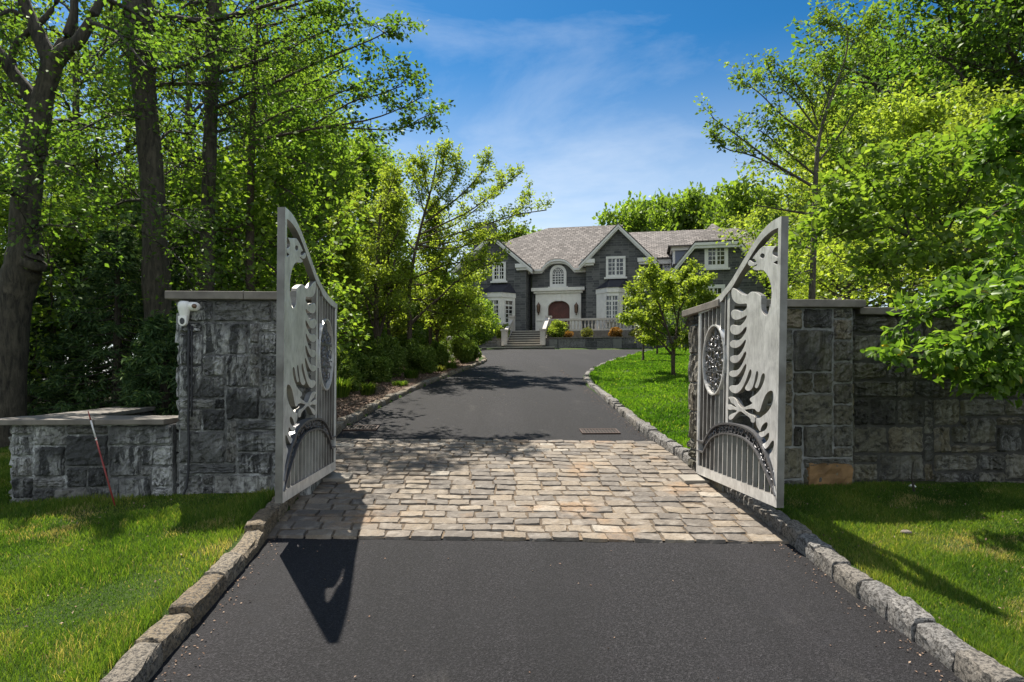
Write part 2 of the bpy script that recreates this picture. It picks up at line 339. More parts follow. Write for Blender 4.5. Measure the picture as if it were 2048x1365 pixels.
# asphalt sheet
poly_in = inside(DRIVE, X, Y) | (kd < .14)
fi = poly_in.ravel()[GF].all(1)
V = np.stack([X, Y, g0(X, Y)], -1).reshape(-1, 3)
AF = GF[fi]; used = np.unique(AF); rem = np.full(len(V), -1); rem[used] = np.arange(len(used))
drv = fast_mesh('driveway', V[used], rem[AF], M['asphalt'], smooth=True); tag(drv, kind='structure')
# ---------------------------------------------------------------- stone helper: rough-faced block
def face_block(mb, o, U, Vv, N, w, h, depth, rg, nu=8, nv=6, rough=.008, r=.5, edge=.013, jit=.005):
    u = np.r_[0, np.linspace(edge / w, 1 - edge / w, nu), 1]; v_ = np.r_[0, np.linspace(edge / h, 1 - edge / h, nv), 1]
    uu, vv = np.meshgrid(u, v_); hh = np.full(uu.shape, depth) + rg.normal(0, rough, uu.shape) + (rg.random() - .5) * .012
    k = rg.normal(0, 1, 4); hh += (.6 * rough) * (k[0] * np.sin(3 * uu + k[1]) + k[2] * np.cos(4 * vv + k[3]))
    e = (uu == 0) | (uu == 1) | (vv == 0) | (vv == 1); hh[e] = -.004
    # corners eased
    ju = rg.normal(0, jit, uu.shape); jv = rg.normal(0, jit, uu.shape)
    P = o + U * (uu * w + ju)[..., None] + Vv * (vv * h + jv)[..., None] + N * hh[..., None]
    mb.add(P.reshape(-1, 3), grid_faces(len(u), len(v_)).tolist(), r)
def ashlar(W, H, cell, rg, wmax=5, hmax=4):
    nx = max(2, int(round(W / cell))); ny = max(2, int(round(H / cell))); cw = W / nx; ch = H / ny
    occ = np.zeros((ny, nx), bool); out = []
    for j in range(ny):
        for i in range(nx):
            if occ[j, i]: continue
            w = int(rg.integers(2, wmax + 1)); h = int(rg.choice(np.arange(1, hmax + 1), p=np.array([.12, .38, .32, .18])[:hmax] / sum([.12, .38, .32, .18][:hmax])))
            k = 0
            while k < w and i + k < nx and not occ[j, i + k]: k += 1
            w = k; h = min(h, ny - j, max(1, w if rg.random() < .75 else w + 1))
            if h * w == 1 and rg.random() < .5: h = min(2, ny - j)
            if nx - (i + w) == 1 and not occ[j, nx - 1]: w += 1
            occ[j:j + h, i:i + w] = True; out.append((i * cw, j * ch, w * cw, h * ch))
    return out
def stone_face(mb, o, U, Vv, N, W, H, rg, cell=.115, gap=.010, wmax=5, **kw):
    o = np.asarray(o, float); U = np.asarray(U, float); Vv = np.asarray(Vv, float); N = np.asarray(N, float)
    for (a, b, w, h) in ashlar(W, H, cell, rg, wmax):
        q = gap * (.5 + rg.random() * .5)
        face_block(mb, o + U * (a + q) + Vv * (b + q), U, Vv, N, w - 2 * q, h - 2 * q, .03, rg, r=float(rg.random()), **kw)
# ---------------------------------------------------------------- cobblestone apron
ap = MB(); bedm = MB()
nearY = (on_ground(540, 1079)[1], on_ground(1578, 1091)[1]); farY = (on_ground(700, 880)[1], on_ground(1310, 886)[1])
def aY(x, t):
    s = (x + 1.8) / 4.5; return (nearY[0] * (1 - s) + nearY[1] * s) * (1 - t) + (farY[0] * (1 - s) + farY[1] * s) * t
NR = 22; rg = np.random.default_rng(5)
kx = lambda y: (np.interp(y, LL[:150, 1], LL[:150, 0]), np.interp(y, RL[:150, 1], RL[:150, 0]))
for j in range(NR):
    t0 = j / NR; t1 = (j + 1) / NR; ym = float(aY(.4, (t0 + t1) / 2)); xl, xr = kx(ym); x = xl - .05 - rg.random() * .2
    while x < xr + .02:
        w = rg.uniform(.21, .29); x2 = min(x + w, xr + .06)
        if xr - x2 < .1: x2 = xr + .04
        a = x + .005; b = x2 - .005
        if b - a > .05:
            nu, nv = 7, 5; u = np.r_[0, np.linspace(.028, .972, nu), 1]; v_ = np.r_[0, np.linspace(.05, .95, nv), 1]; uu, vv = np.meshgrid(u, v_)
            tt0 = t0 + .045 / NR + rg.normal(0, .02) / NR; tt1 = t1 - .035 / NR + rg.normal(0, .02) / NR
            wob = np.sin(uu * rg.uniform(2, 6) + rg.random() * 6) * .0045 * (1 - 2 * vv)
            cornr = .007 * (np.abs(2 * uu - 1) ** 6) * (1 - 2 * vv)
            xx = a + (b - a) * uu + np.sin(vv * 3 + rg.random() * 6) * .006 + rg.normal(0, .0025, uu.shape)
            yy = aY(xx, tt0 + (tt1 - tt0) * vv) + wob + cornr + rg.normal(0, .0022, uu.shape)
            top = .027 + rg.normal(0, .004) + (uu - .5) * rg.normal(0, .007) + (vv - .5) * rg.normal(0, .006) + rg.normal(0, .0016, uu.shape)
            e = (uu == 0) | (uu == 1) | (vv == 0) | (vv == 1)
            zz = g0(xx, yy) + np.where(e, .0, top)
            ee = ((uu == u[1]) | (uu == u[-2]) | (vv == v_[1]) | (vv == v_[-2])) & ~e; zz[ee] -= .003
            rr = rg.random() ** .85 * .93
            if rg.random() < .02: rr = .97
            ap.add(np.stack([xx, yy, zz], -1).reshape(-1, 3), grid_faces(len(u), len(v_)).tolist(), float(rr))
        x = x2
n = NT('joint_sand'); v = n.coord(); f = n.noise(v, 3, 5, .7)
M['sand'] = n.pbr(n.ramp(f, [(.35, (.05, .036, .025)), (.55, (.13, .095, .062)), (.7, (.26, .19, .12))]), .95, 0, n.bump(n.noise(v, 70, 4, .8), 1, .01))
tt = np.linspace(.004, .996, 25); xx = np.linspace(-1.86, 2.76, 24); XX, TT = np.meshgrid(xx, tt); YY = aY(XX, TT); 
l_, r_ = kx(YY); XX = l_ - .05 + (r_ - l_ + .1) * (XX + 1.86) / 4.62
bd = fast_mesh('apron_bed', np.stack([XX, YY, g0(XX, YY) + .0135], -1).reshape(-1, 3), grid_faces(24, 25), M['sand'], smooth=True)
cob = ap.build('cobblestone_apron', M['paving'], smooth=False); tag(cob, kind='structure'); bd.parent = cob
bd['label'] = 'sandy joints between the paving stones'
# ---------------------------------------------------------------- kerbs
def kerb(name, L, side, lens, rlo, rhi, seed, htop=.125, wid=.17, s_end=1e9):
    rg = np.random.default_rng(seed); mb = MB()
    d = np.r_[0, np.cumsum(np.linalg.norm(np.diff(L, axis=0), axis=1))]
    T = np.gradient(L, axis=0); T /= np.linalg.norm(T, axis=1)[:, None]; Nn = np.stack([-T[:, 1], T[:, 0]], 1) * side
    s = 0.0
    while s < min(d[-1], s_end) - .2:
        yy = np.interp(s, d, L[:, 1]); ln = rg.uniform(*lens(yy)); a = s + .006; b = s + ln - .006
        nu = 7 if yy < 12 else 3; u = np.r_[0, np.linspace(.03, .97, nu), 1]; ss = a + (b - a) * u
        cx_ = np.interp(ss, d, L[:, 0]); cy_ = np.interp(ss, d, L[:, 1]); nx_ = np.interp(ss, d, Nn[:, 0]); ny_ = np.interp(ss, d, Nn[:, 1])
        # cross-section: (outward offset, height)
        h = htop * float(np.interp(yy, [9, 17], [1, .62])) + rg.normal(0, .010); w = wid * float(np.interp(yy, [9, 17], [1, .8])) + rg.normal(0, .008)
        sec = [(0, -.05), (-.006, h * .3), (-.004, h * .65), (.002, h * .93), (.012, h), (w * .35, h + .006), (w * .65, h + .006), (w - .012, h), (w, h * .8), (w, -.02)]
        P = []
        off = rg.normal(0, .006); tilt = rg.normal(0, .008)
        for k, uu in enumerate(u):
            endf = 1.0 if 0 < k < len(u) - 1 else 0.0
            for q, (o_, z_) in enumerate(sec):
                jo = rg.normal(0, .0045) if (q and q < 8) else 0; jz = rg.normal(0, .0035) if 1 < q < 8 else 0
                o2 = o_ + jo + off; z2 = z_ + jz + tilt * (uu - .5) * 2
                if not endf: z2 -= .012 if z_ > h * .5 else 0; o2 = o2 * .90 + w * .05
                x = cx_[k] + nx_[k] * o2; y = cy_[k] + ny_[k] * o2
                P.append((x, y, float(g0(x, y)) + z2))
        m = len(sec); fs = [(i * m + j, (i + 1) * m + j, (i + 1) * m + j + 1, i * m + j + 1) for i in range(len(u) - 1) for j in range(m - 1)]
        fs += [tuple(range(m)), tuple((len(u) - 1) * m + j for j in range(m))[::-1]]
        mb.add(P, fs, float(rg.uniform(rlo, rhi))); s += ln
    o = mb.build(name, M['kerb'], smooth=False, fixn=True); tag(o, kind='structure'); return o
kerb('kerb_left', LL, 1, lambda y: (.34, .55) if y < 9 else (.22, .34), 0, .55, 3, .13, .155)
kerb('kerb_right', RL, -1, lambda y: (.26, .36) if y < 9 else (.20, .30), .5, 1.0, 4, .13, .15)
# ---------------------------------------------------------------- drain grates
def grate(px, py, label):
    p = on_ground(px, py) + np.array([0, 0, .012]); e = empty('drain_grate', p, label, 'drain', 'cast iron drain grates in the driveway')
    sl = .1226; f = MB(); W, D = .60, .33
    for (x, y, w, d) in ((0, -D / 2, W, .03), (0, D / 2, W, .03), (-W / 2 + .015, 0, .03, D), (W / 2 - .015, 0, .03, D)):
        f.hexa([(x - w / 2, y - d / 2, (y - d / 2) * sl - .01), (x + w / 2, y - d / 2, (y - d / 2) * sl - .01), (x + w / 2, y + d / 2, (y + d / 2) * sl - .01), (x - w / 2, y + d / 2, (y + d / 2) * sl - .01),
                (x - w / 2, y - d / 2, (y - d / 2) * sl + .014), (x + w / 2, y - d / 2, (y - d / 2) * sl + .014), (x + w / 2, y + d / 2, (y + d / 2) * sl + .014), (x - w / 2, y + d / 2, (y + d / 2) * sl + .014)])
    f.build('frame', M['rust_iron'], e)
    b = MB()
    for i in range(11):
        x = -W / 2 + .055 + i * (W - .11) / 10
        b.hexa([(x - .009, -D / 2, -D / 2 * sl), (x + .009, -D / 2, -D / 2 * sl), (x + .009, D / 2, D / 2 * sl), (x - .009, D / 2, D / 2 * sl),
                (x - .009, -D / 2, -D / 2 * sl + .012), (x + .009, -D / 2, -D / 2 * sl + .012), (x + .009, D / 2, D / 2 * sl + .012), (x - .009, D / 2, D / 2 * sl + .012)])
    b.build('slats', M['rust_iron'], e)
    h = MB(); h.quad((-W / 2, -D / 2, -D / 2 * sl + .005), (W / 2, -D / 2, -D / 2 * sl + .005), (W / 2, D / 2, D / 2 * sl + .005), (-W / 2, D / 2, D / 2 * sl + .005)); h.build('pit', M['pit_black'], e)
simple('step_stone', (.26, .235, .20), .85, 0, .2, 3)
grate(718, 858, 'rusty drain grate in the asphalt beside the left gate leaf'); grate(1199, 865, 'rusty drain grate in sunlit asphalt at the right of the driveway')
# ================================================================= WALLS AND PILLARS
def slab(mb, x0, x1, y0, y1, z0, z1, r=.5):
    mb.hexa([(x0, y0, z0), (x1, y0, z0), (x1, y1, z0), (x0, y1, z0), (x0, y0, z1), (x1, y0, z1), (x1, y1, z1), (x0, y1, z1)], r)
def stone_box(name, x0, x1, y0, y1, z0, z1, mat, seed, label, cat, capz, over, faces='fblr', cell=.115, capsplit=(), wmax=5, gp_=.010, core=None, ed_=.017, rough=.0095):
    e = empty(name, ((x0 + x1) / 2, (y0 + y1) / 2, z0), label, cat); rg = np.random.default_rng(seed); o = np.array(e.location)
    e.matrix_world = Matrix.Translation(e.location)
    m = MB(); H = z1 - z0
    if 'f' in faces: stone_face(m, np.array([x0, y0, z0]) - o, (1, 0, 0), (0, 0, 1), (0, -1, 0), x1 - x0, H, rg, cell, gp_, wmax=wmax, edge=ed_, rough=rough, nu=10, nv=8)
    if 'b' in faces: stone_face(m, np.array([x1, y1, z0]) - o, (-1, 0, 0), (0, 0, 1), (0, 1, 0), x1 - x0, H, rg, cell)
    if 'l' in faces: stone_face(m, np.array([x0, y1, z0]) - o, (0, -1, 0), (0, 0, 1), (-1, 0, 0), y1 - y0, H, rg, cell)
    if 'r' in faces: stone_face(m, np.array([x1, y0, z0]) - o, (0, 1, 0), (0, 0, 1), (1, 0, 0), y1 - y0, H, rg, cell)
    m.build('stonework', M[mat], e, smooth=False)
    k = MB(); slab(k, x0 - o[0] , x1 - o[0], y0 - o[1], y1 - o[1], z0 - o[2], z1 - o[2]); k.build('mortar_core', M[core or ('limed_mortar' if 'left' in mat else 'mortar')], e)
    ed = [x0 - over[0]] + list(capsplit) + [x1 + over[1]]
    for a, b in zip(ed[:-1], ed[1:]):
        c = MB(); slab(c, a - o[0] + .002, b - o[0] - .002, y0 - over[2] - o[1], y1 + over[3] - o[1], z1 - o[2] + .003, z1 + capz - o[2]); c.build('cap_stone', M['bluestone'], e, bevel=.008)
    return e
YF = 7.1
zt = float(on_y(450, 585, YF)[2]); xL0 = float(on_y(358, 800, YF)[0])
lp = stone_box('stone_pillar', xL0, -1.80, YF, 8.2, .55, zt - .085, 'stone_left', 21, 'tall dark stone pillar streaked white with lime, behind the left gate leaf', 'gate pillar', .085, (.11, .08, .09, .1), capsplit=(-2.42,), cell=.115)
xR1 = float(on_y(1705, 800, YF)[0]); zr = float(on_y(1650, 601, YF)[2])
rp = stone_box('stone_pillar', 2.66, xR1, YF, 8.2, .55, zr - .085, 'stone_right', 22, 'dark stone pillar with a rusty brown bottom block, behind the right gate leaf', 'gate pillar', .085, (.08, .11, .08, .1), cell=.115)
YW = 7.22
zw = float(on_y(1780, 617, YW)[2])
rw = stone_box('stone_wall', xR1 + .05, 11.0, YW, 7.75, .45, zw - .08, 'stone_right', 25, 'long olive brown stone wall running right from the right pillar', 'garden wall', .08, (-.06, .1, .08, .08), faces='fbr', capsplit=(5.2, 6.5, 7.9, 9.3), cell=.105, wmax=5, gp_=.014, core='mortar_dark', ed_=.022, rough=.013)
# low wall on the left and its return
xa = float(on_y(24, 900, YF - .03)[0]); zl = float(on_y(200, 838, YF)[2])
lw = stone_box('low_stone_wall', xa, xL0 - .05, YF - .03, 7.65, .35, zl - .06, 'stone_left', 31, 'low dark stone wall with a flat cap, left of the tall pillar', 'garden wall', .06, (.28, -.05, .09, .06), faces='fbl', cell=.108, capsplit=(-3.9,))
# the angled return wall behind it
def angled_wall(name, p0, p1, th, zb, ztop, cap, mat, seed, label):
    p0 = np.array(p0, float); p1 = np.array(p1, float); L = np.linalg.norm(p1 - p0); u = (p1 - p0) / L; nn = np.array([u[1], -u[0]])
    e = empty(name, (*p0, zb), label, 'garden wall', rz=math.atan2(u[1], u[0])); rg = np.random.default_rng(seed); m = MB(); H = ztop - zb
    stone_face(m, (0, 0, 0), (1, 0, 0), (0, 0, 1), (0, -1, 0), L, H, rg, .13); stone_face(m, (L, th, 0), (-1, 0, 0), (0, 0, 1), (0, 1, 0), L, H, rg, .13)
    m.build('stonework', M[mat], e); k = MB(); slab(k, 0, L, 0, th, 0, H); k.build('mortar_core', M['mortar'], e)
    c = MB(); slab(c, -.1, L + .1, -.08, th + .08, H + .003, H + cap); c.build('cap_stone', M['bluestone'], e, bevel=.008)
a0 = (xa + .25, 7.72); a1 = on_plane(345, 806, (0, 0, zl), np.array([0, 0, 1.0]))[:2]
angled_wall('return_wall', a0, (a1[0] + .1, a1[1]), .42, .3, zl - .065, .06, 'stone_left', 33, 'angled stone return wall with a flat cap, behind the low wall')
# lime stains from the caps are in the stone material; rusty block at the foot of the right pillar
rb = MB(); rgb = np.random.default_rng(2)
ob = np.array([float(on_y(1612, 900, YF)[0]), YF, .86]); face_block(rb, ob + np.array([0, -.006, 0]), np.array([1, 0, 0.]), np.array([0, 0, 1.]), np.array([0, -1., 0]), xR1 - ob[0] - .02, .34, .045, rgb, 10, 7, .008, .97)
simple('rust_stone', (.20, .115, .05), .85, 0, .5, 5, 1.0)
o = rb.build('rusty_block', M['rust_stone'], rp); o.location = -Vector(rp.location); o['label'] = 'rusty brown bottom block of the pillar'
# ---------------------------------------------------------------- security camera on the left pillar
sc_p = on_y(367, 622, YF - .10)
cam_e = empty('security_camera', sc_p, 'white security camera under the cap of the left pillar', 'security camera'); cam_e.scale = (1.05, 1.05, 1.0); 
s = .0053  # metres per pixel at this depth
b = MB(); b.tube([(0, .02, -.10), (0, .02, -.03), (0, .02, .015), (0, .02, .055), (0, .02, .085), (0, .02, .10)], [.040, .046, .058, .062, .055, .035], 16); b.build('housing', M['white_plastic'], cam_e, smooth=True)
b = MB(); b.tube([(.02, .03, .045), (.07, .03, .048), (.115, .01, .045), (.135, 0, .044)], [.045, .048, .046, .036], 16); b.build('junction_arm', M['white_plastic'], cam_e, smooth=True)
b = MB(); b.tube([(.118, -.036, .045), (.121, -.046, .045)], [.024, .022], 14); b.build('cover_screw', M['brass'], cam_e, smooth=True)
fr = MB()
an = np.linspace(-math.pi, 0, 13)
pts = [(-.040, -.03, -.055), (.040, -.03, -.055)] + [(.040 * math.cos(a), -.03, -.115 + .044 * math.sin(a)) for a in an[::-1]]
fr.prism(pts, (0, .045, 0)); fr.build('lens_shroud', M['white_plastic'], cam_e, bevel=.004, fixn=True)
ln = MB(); ln.prism([(.023 * math.cos(a), -.0345, -.108 + .033 * math.sin(a)) for a in np.linspace(0, 2 * math.pi, 20, endpoint=False)], (0, .006, 0)); ln.build('lens', M['lens_black'], cam_e, fixn=True)
cb = MB(); xk = sc_p[0] + .03
zz = np.linspace(sc_p[2] - .12, 1.15, 14); P = [(xk + .004 * math.sin(k * 1.3) + .0, YF - .052, z) for k, z in enumerate(zz)] + [(xk - .02, YF - .055, .99), (xk - .07, YF - .08, .86), (xk - .16, YF - .13, .77)]
cb.tube(P, .013, 8); cbo = cb.build('cable', M['cable_black'], smooth=True); tag(cbo, 'black cable running down the left edge of the tall left pillar', 'cable')
cj = MB(); zz = np.linspace(sc_p[2] - .15, zl + .02, 10); cj.tube([(xk + .03, YF - .045, z) for z in zz], .010, 8); o = cj.build('conduit', M['cable_black'], smooth=True); tag(o, 'thin dark conduit beside the cable on the tall left pillar', 'conduit')
# ---------------------------------------------------------------- red and white marker stake leaning on the low wall
s0 = on_y(232, 1010, YF - .33); s1 = on_y(176, 822, YF - .16)
s0[2] = float(g0(s0[0], s0[1])) + .05
st = empty('marker_stake', s0, 'thin red and white marker stake leaning at the low wall', 'stake'); dv = s1 - s0
a = MB(); a.tube([dv * 0, dv * .72], .0085, 8); a.build('red_pole', M['stake_red'], st, smooth=True)
a = MB(); a.tube([dv * .72, dv * .90], .0078, 8); a.tube([dv * .695, dv * .71], .011, 8); a.build('white_band', M['stake_white'], st, smooth=True)
a = MB(); a.tube([dv * .90, dv * 1.0], [.008, .004], 8); a.build('red_tip', M['stake_red'], st, smooth=True)
# ---------------------------------------------------------------- stones, litter
def rock(name, p, sz, mat, label, cat, seed):
    rg = np.random.default_rng(seed); mb = MB(); pr = []
    nl = 9; m = 5; V = []
    for i in range(m):
        t = i / (m - 1) * math.pi * .5
        for j in range(nl):
            a_ = j / nl * 2 * math.pi; q = math.cos(t) * (1 + rg.normal(0, .12)); V.append((sz[0] * q * math.cos(a_), sz[1] * q * math.sin(a_), sz[2] * math.sin(t) * (1 + rg.normal(0, .08)) - .01))
    mb.add(V, [(i * nl + j, i * nl + (j + 1) % nl, (i + 1) * nl + (j + 1) % nl, (i + 1) * nl + j) for i in range(m - 1) for j in range(nl)] + [tuple((m - 1) * nl + j for j in range(nl))])
    o = mb.build(name, mat, smooth=True); o.location = p; tag(o, label, cat); return o
def lawn_p(px, py):
    p = on_ground(px, py); p = p + np.array([0, -.25, 0]); p[2] = float(g0(p[0], p[1])) + .08; return p
rock('pale_stone', lawn_p(1795, 978), (.05, .04, .05), M['limestone'], 'small pale stone at the foot of the right wall', 'stone', 1)
rock('white_scrap', lawn_p(1897, 1014), (.055, .03, .03), M['stake_white'], 'crumpled white scrap lying on the right lawn', 'litter', 5)
rock('tan_stone', lawn_p(1777, 1063), (.05, .035, .025), M['paving'], 'small tan stone in the right lawn grass', 'stone', 6)
# small pier footing slabs under the gate hinges
def footing(px, py, label):
    p = on_ground(px, py); f = MB(); f.box((0, 0, .03), (.30, .26, .07)); o = f.build('hinge_pad', M['step_stone'], bevel=.01); o.location = p; o.rotation_euler = (R(7), 0, 0); tag(o, label, 'stone pad')
footing(676, 962, 'pale stone pad on the cobbles under the left gate hinge'); footing(1388, 966, 'pale stone pad on the cobbles under the right gate hinge')
# ================================================================= GATES (one leaf drawn in its own plane, the other its mirror image)
XG = 2.33 * 1.1                      # drive-side face of the right leaf
def gp(cid, x, y):
    o = {1: (1370, 420, 6.826), 2: (1370, 600, 5.935), 3: (1370, 820, 6.5)}[cid]; X_ = o[0] + x / o[2]; Y_ = o[1] + y / o[2]
    X_ = 1391 + (X_ - 1391) * (1 - .080 * (1016 - Y_) / 582)      # the leaf leans a little outwards in the photograph: straightened here, tilted when placed
    return on_x(X_, Y_, XG)
hb_ = gp(3, 145, 815); ob_ = gp(3, 1188, 1288); ot_ = gp(1, 1345, 85); ht_ = gp(2, 120, 115)
YH, YO = float(hb_[1]), float(ob_[1]); ZB = float((hb_[2] + ob_[2]) / 2)
WG = YH - YO; HO = float(ot_[2]) - ZB; HH = float(ht_[2]) - ZB
print('GATE', YH, YO, ZB, WG, HO, HH)
def gl(cid, pts):
    """pixel outline -> leaf coordinates (s from hinge, z from gate bottom)"""
    r = []
    for x, y in pts:
        p = gp(cid, x, y); r.append((YH - p[1], p[2] - ZB))
    return r
TK = .05
def rs(P, n=60):
    P = np.array(P, float)
    for _ in range(2):
        Q = [P[0]]
        for a, b in zip(P[:-1], P[1:]): Q += [a * .75 + b * .25, a * .25 + b * .75]
        P = np.array(Q + [P[-1]])
    return P
def chaikin(P, it=2):
    P = np.array(P, float)
    for _ in range(it): P = np.concatenate([np.stack([P * .75 + np.roll(P, -1, 0) * .25, P * .25 + np.roll(P, -1, 0) * .75], 1).reshape(-1, 2)])
    return P
def plate_mesh(name, loops, th, bev=.003):
    cu = bpy.data.curves.new(name, 'CURVE'); cu.dimensions = '2D'; cu.fill_mode = 'BOTH'; cu.extrude = th / 2 - bev; cu.bevel_depth = bev; cu.bevel_resolution = 1; cu.offset = -bev
    for L in loops:
        sp = cu.splines.new('POLY'); sp.points.add(len(L) - 1)
        for k, (x, y) in enumerate(L): sp.points[k].co = (x, y, 0, 1)
        sp.use_cyclic_u = True
    ob = bpy.data.objects.new(name, cu); col.objects.link(ob); dg = bpy.context.evaluated_depsgraph_get(); me = bpy.data.meshes.new_from_object(ob.evaluated_get(dg)); bpy.data.objects.remove(ob)
    V = np.empty(len(me.vertices) * 3); me.vertices.foreach_get('co', V); V = V.reshape(-1, 3); faces = [tuple(p.vertices) for p in me.polygons]
    return V, faces
# --- outlines traced in the leaf plane
head = gl(1, [(1340, 1365), (1340, 480), (1318, 480), (1318, 660), (1215, 622), (1200, 590), (1213, 545), (1262, 492), (1200, 501), (1110, 497), (1045, 500), (900, 672), (925, 666), (968, 690), (962, 718), (920, 722), (870, 680), (842, 705), (845, 748), (880, 773), (930, 768), (982, 742), (975, 762), (908, 797), (925, 820), (980, 830), (1060, 820), (1110, 862), (1165, 960), (1190, 1100), (1180, 1250), (1163, 1365)])
neck = gl(2, [(1015, 30), (1005, 100), (985, 168), (965, 185), (945, 180), (920, 150), (905, 110), (902, 20)])
should = gl(1, [(1040, 1290), (1040, 1178), (1000, 1150), (950, 1124), (900, 1116), (865, 1135), (840, 1164), (800, 1166), (740, 1140), (690, 1095), (640, 1066), (614, 1070), (607, 1140), (620, 1210), (660, 1265), (720, 1290), (790, 1286), (825, 1280)])
body = gl(2, [(725, 55), (725, 90), (700, 122), (650, 145), (600, 122), (560, 115), (532, 135), (525, 180), (545, 225), (590, 241), (640, 230), (700, 196), (722, 183), (720, 215), (685, 270), (640, 308), (600, 308), (560, 295), (530, 302), (515, 335), (520, 380), (550, 411), (600, 418), (650, 393), (700, 330), (722, 318), (720, 360), (690, 420), (640, 475), (590, 488), (550, 480), (520, 497), (512, 530), (530, 565), (580, 577), (630, 560), (670, 520), (708, 468), (715, 492), (690, 560), (650, 630), (610, 665), (560, 660), (525, 675), (515, 705), (530, 740), (575, 756), (620, 740), (660, 690), (700, 615), (718, 620), (715, 660), (680, 740), (640, 810), (600, 840), (540, 840), (510, 860), (505, 885), (525, 910), (570, 920), (610, 905), (650, 860), (705, 762), (722, 766), (715, 820), (680, 910), (640, 990), (600, 1020), (540, 1015), (508, 1037), (515, 1070), (550, 1105), (600, 1115), (650, 1080), (700, 1000), (758, 832), (778, 825), (784, 870), (762, 940), (722, 1015), (700, 1045), (715, 1075), (750, 1085), (790, 1060), (815, 990), (838, 862), (853, 842), (866, 870), (860, 920), (842, 980), (820, 1025), (830, 1050), (855, 1050), (880, 1000), (903, 900), (925, 870), (946, 882), (945, 930), (920, 1010), (880, 1080), (830, 1130), (775, 1160), (760, 1180), (775, 1212), (800, 1225), (760, 1250), (715, 1268), (668, 1288), (630, 1250), (605, 1195), (575, 1160), (530, 1148), (495, 1158), (525, 1190), (532, 1222), (570, 1240), (610, 1285), (560, 1262), (510, 1238), (475, 1258), (480, 1290), (520, 1312), (570, 1300), (620, 1325)])
claw = gl(3, [(575, 60), (553, 95), (565, 135), (605, 125), (650, 65), (708, 12), (770, 60), (845, 112), (850, 165), (905, 172), (907, 75), (830, 55), (760, 5)])
tail0 = gl(2, [(720, 1302), (815, 1290), (848, 1330), (880, 1335), (902, 1270), (930, 1180), (965, 1110), (1010, 1078), (1042, 1085), (1050, 1140), (1040, 1220), (1010, 1290), (960, 1350)])
tail1 = gl(3, [(1015, 70), (985, 98), (950, 112), (915, 110), (918, 190), (940, 240), (975, 290), (985, 232), (1010, 192), (1050, 160), (1072, 172), (1070, 210), (1050, 255), (1012, 282), (945, 300), (960, 330), (990, 362), (1040, 340), (1070, 305), (1090, 300), (1092, 345), (1072, 400), (1032, 435), (1000, 445), (1035, 520), (1080, 480), (1110, 430), (1140, 397), (1156, 412), (1150, 480), (1130, 540), (1085, 590), (1120, 690), (1150, 800), (1178, 960), (1188, 1100), (1215, 1100), (1215, 60)])
def dedupe(P):
    Q = [P[0]]
    for p in P[1:]:
        if abs(p[0] - Q[-1][0]) + abs(p[1] - Q[-1][1]) > .003: Q.append(p)
    return Q
so = WG - .004
def clampx(L): return [(min(a, so), b) for a, b in L]
outline = clampx(head + neck + should + body + claw + tail0 + tail1)
eye = [(float(a), float(b)) for a, b in chaikin(gl(1, [(1058, 594), (1088, 610), (1090, 640), (1062, 665), (1030, 655), (1022, 625), (1035, 602)]))]
h2 = gl(1, [(1212, 722), (1260, 698), (1312, 692), (1312, 768), (1245, 738)]); h3 = gl(1, [(1280, 825), (1312, 796), (1312, 872), (1290, 858)])
ol = [tuple(p) for p in chaikin(dedupe(outline), 1)]
eagle = plate_mesh('eagle', [ol, eye, [tuple(p) for p in chaikin(h2)], [tuple(p) for p in chaikin(h3)]], TK)
ro = rs(gl(2, [(120, 115)]) + gl(1, [(150, 1362), (300, 1282), (420, 1190), (520, 1082), (620, 950), (700, 820), (780, 690), (850, 580), (930, 452), (1020, 332), (1110, 232), (1200, 155), (1300, 104), (1345, 85)]))
ri = rs(gl(2, [(128, 176), (270, 125), (420, 12)]) + gl(1, [(505, 1190), (610, 1080), (655, 1010), (725, 890), (800, 780), (860, 680), (925, 580), (1000, 472), (1080, 380), (1160, 312), (1240, 262), (1330, 232)]))
ao = rs(gl(3, [(232, 425), (260, 360), (300, 290), (350, 222), (420, 180), (500, 166), (560, 165), (650, 180), (750, 207), (850, 257), (930, 325), (990, 432), (1040, 530), (1090, 650), (1130, 760), (1160, 870), (1180, 985)]))
ai = rs(gl(3, [(240, 560), (262, 500), (300, 432), (350, 372), (420, 330), (500, 315), (560, 321), (620, 332), (700, 352), (780, 392), (860, 462), (930, 562), (980, 662), (1030, 770), (1080, 885), (1120, 985), (1155, 1075), (1172, 1125)]))
RH = gl(3, [(145, 715)])[0][1]; NB = 16
sb = [gl(3, [(x, y)])[0][0] for x, y in zip((168, 213, 262, 312, 365, 418, 475, 533, 593, 657, 725, 797, 870, 945, 1020, 1100), np.linspace(725, 1110, 16))]
cps = gl(2, [(461, 1000), (490, 1000)]); CP0, CP1 = cps[0][0], cps[1][0]
med_c = gl(2, [(322, 700)])[0]; mt = gl(2, [(325, 292), (318, 1135), (190, 760), (455, 740)])
MR = ((mt[0][1] - mt[1][1]) / 2); MW = (mt[3][0] - mt[2][0]) / 2; MC = ((mt[3][0] + mt[2][0]) / 2, (mt[0][1] + mt[1][1]) / 2)
print('MED', MR, MW, MC, 'post', CP0, CP1, 'RH', RH)
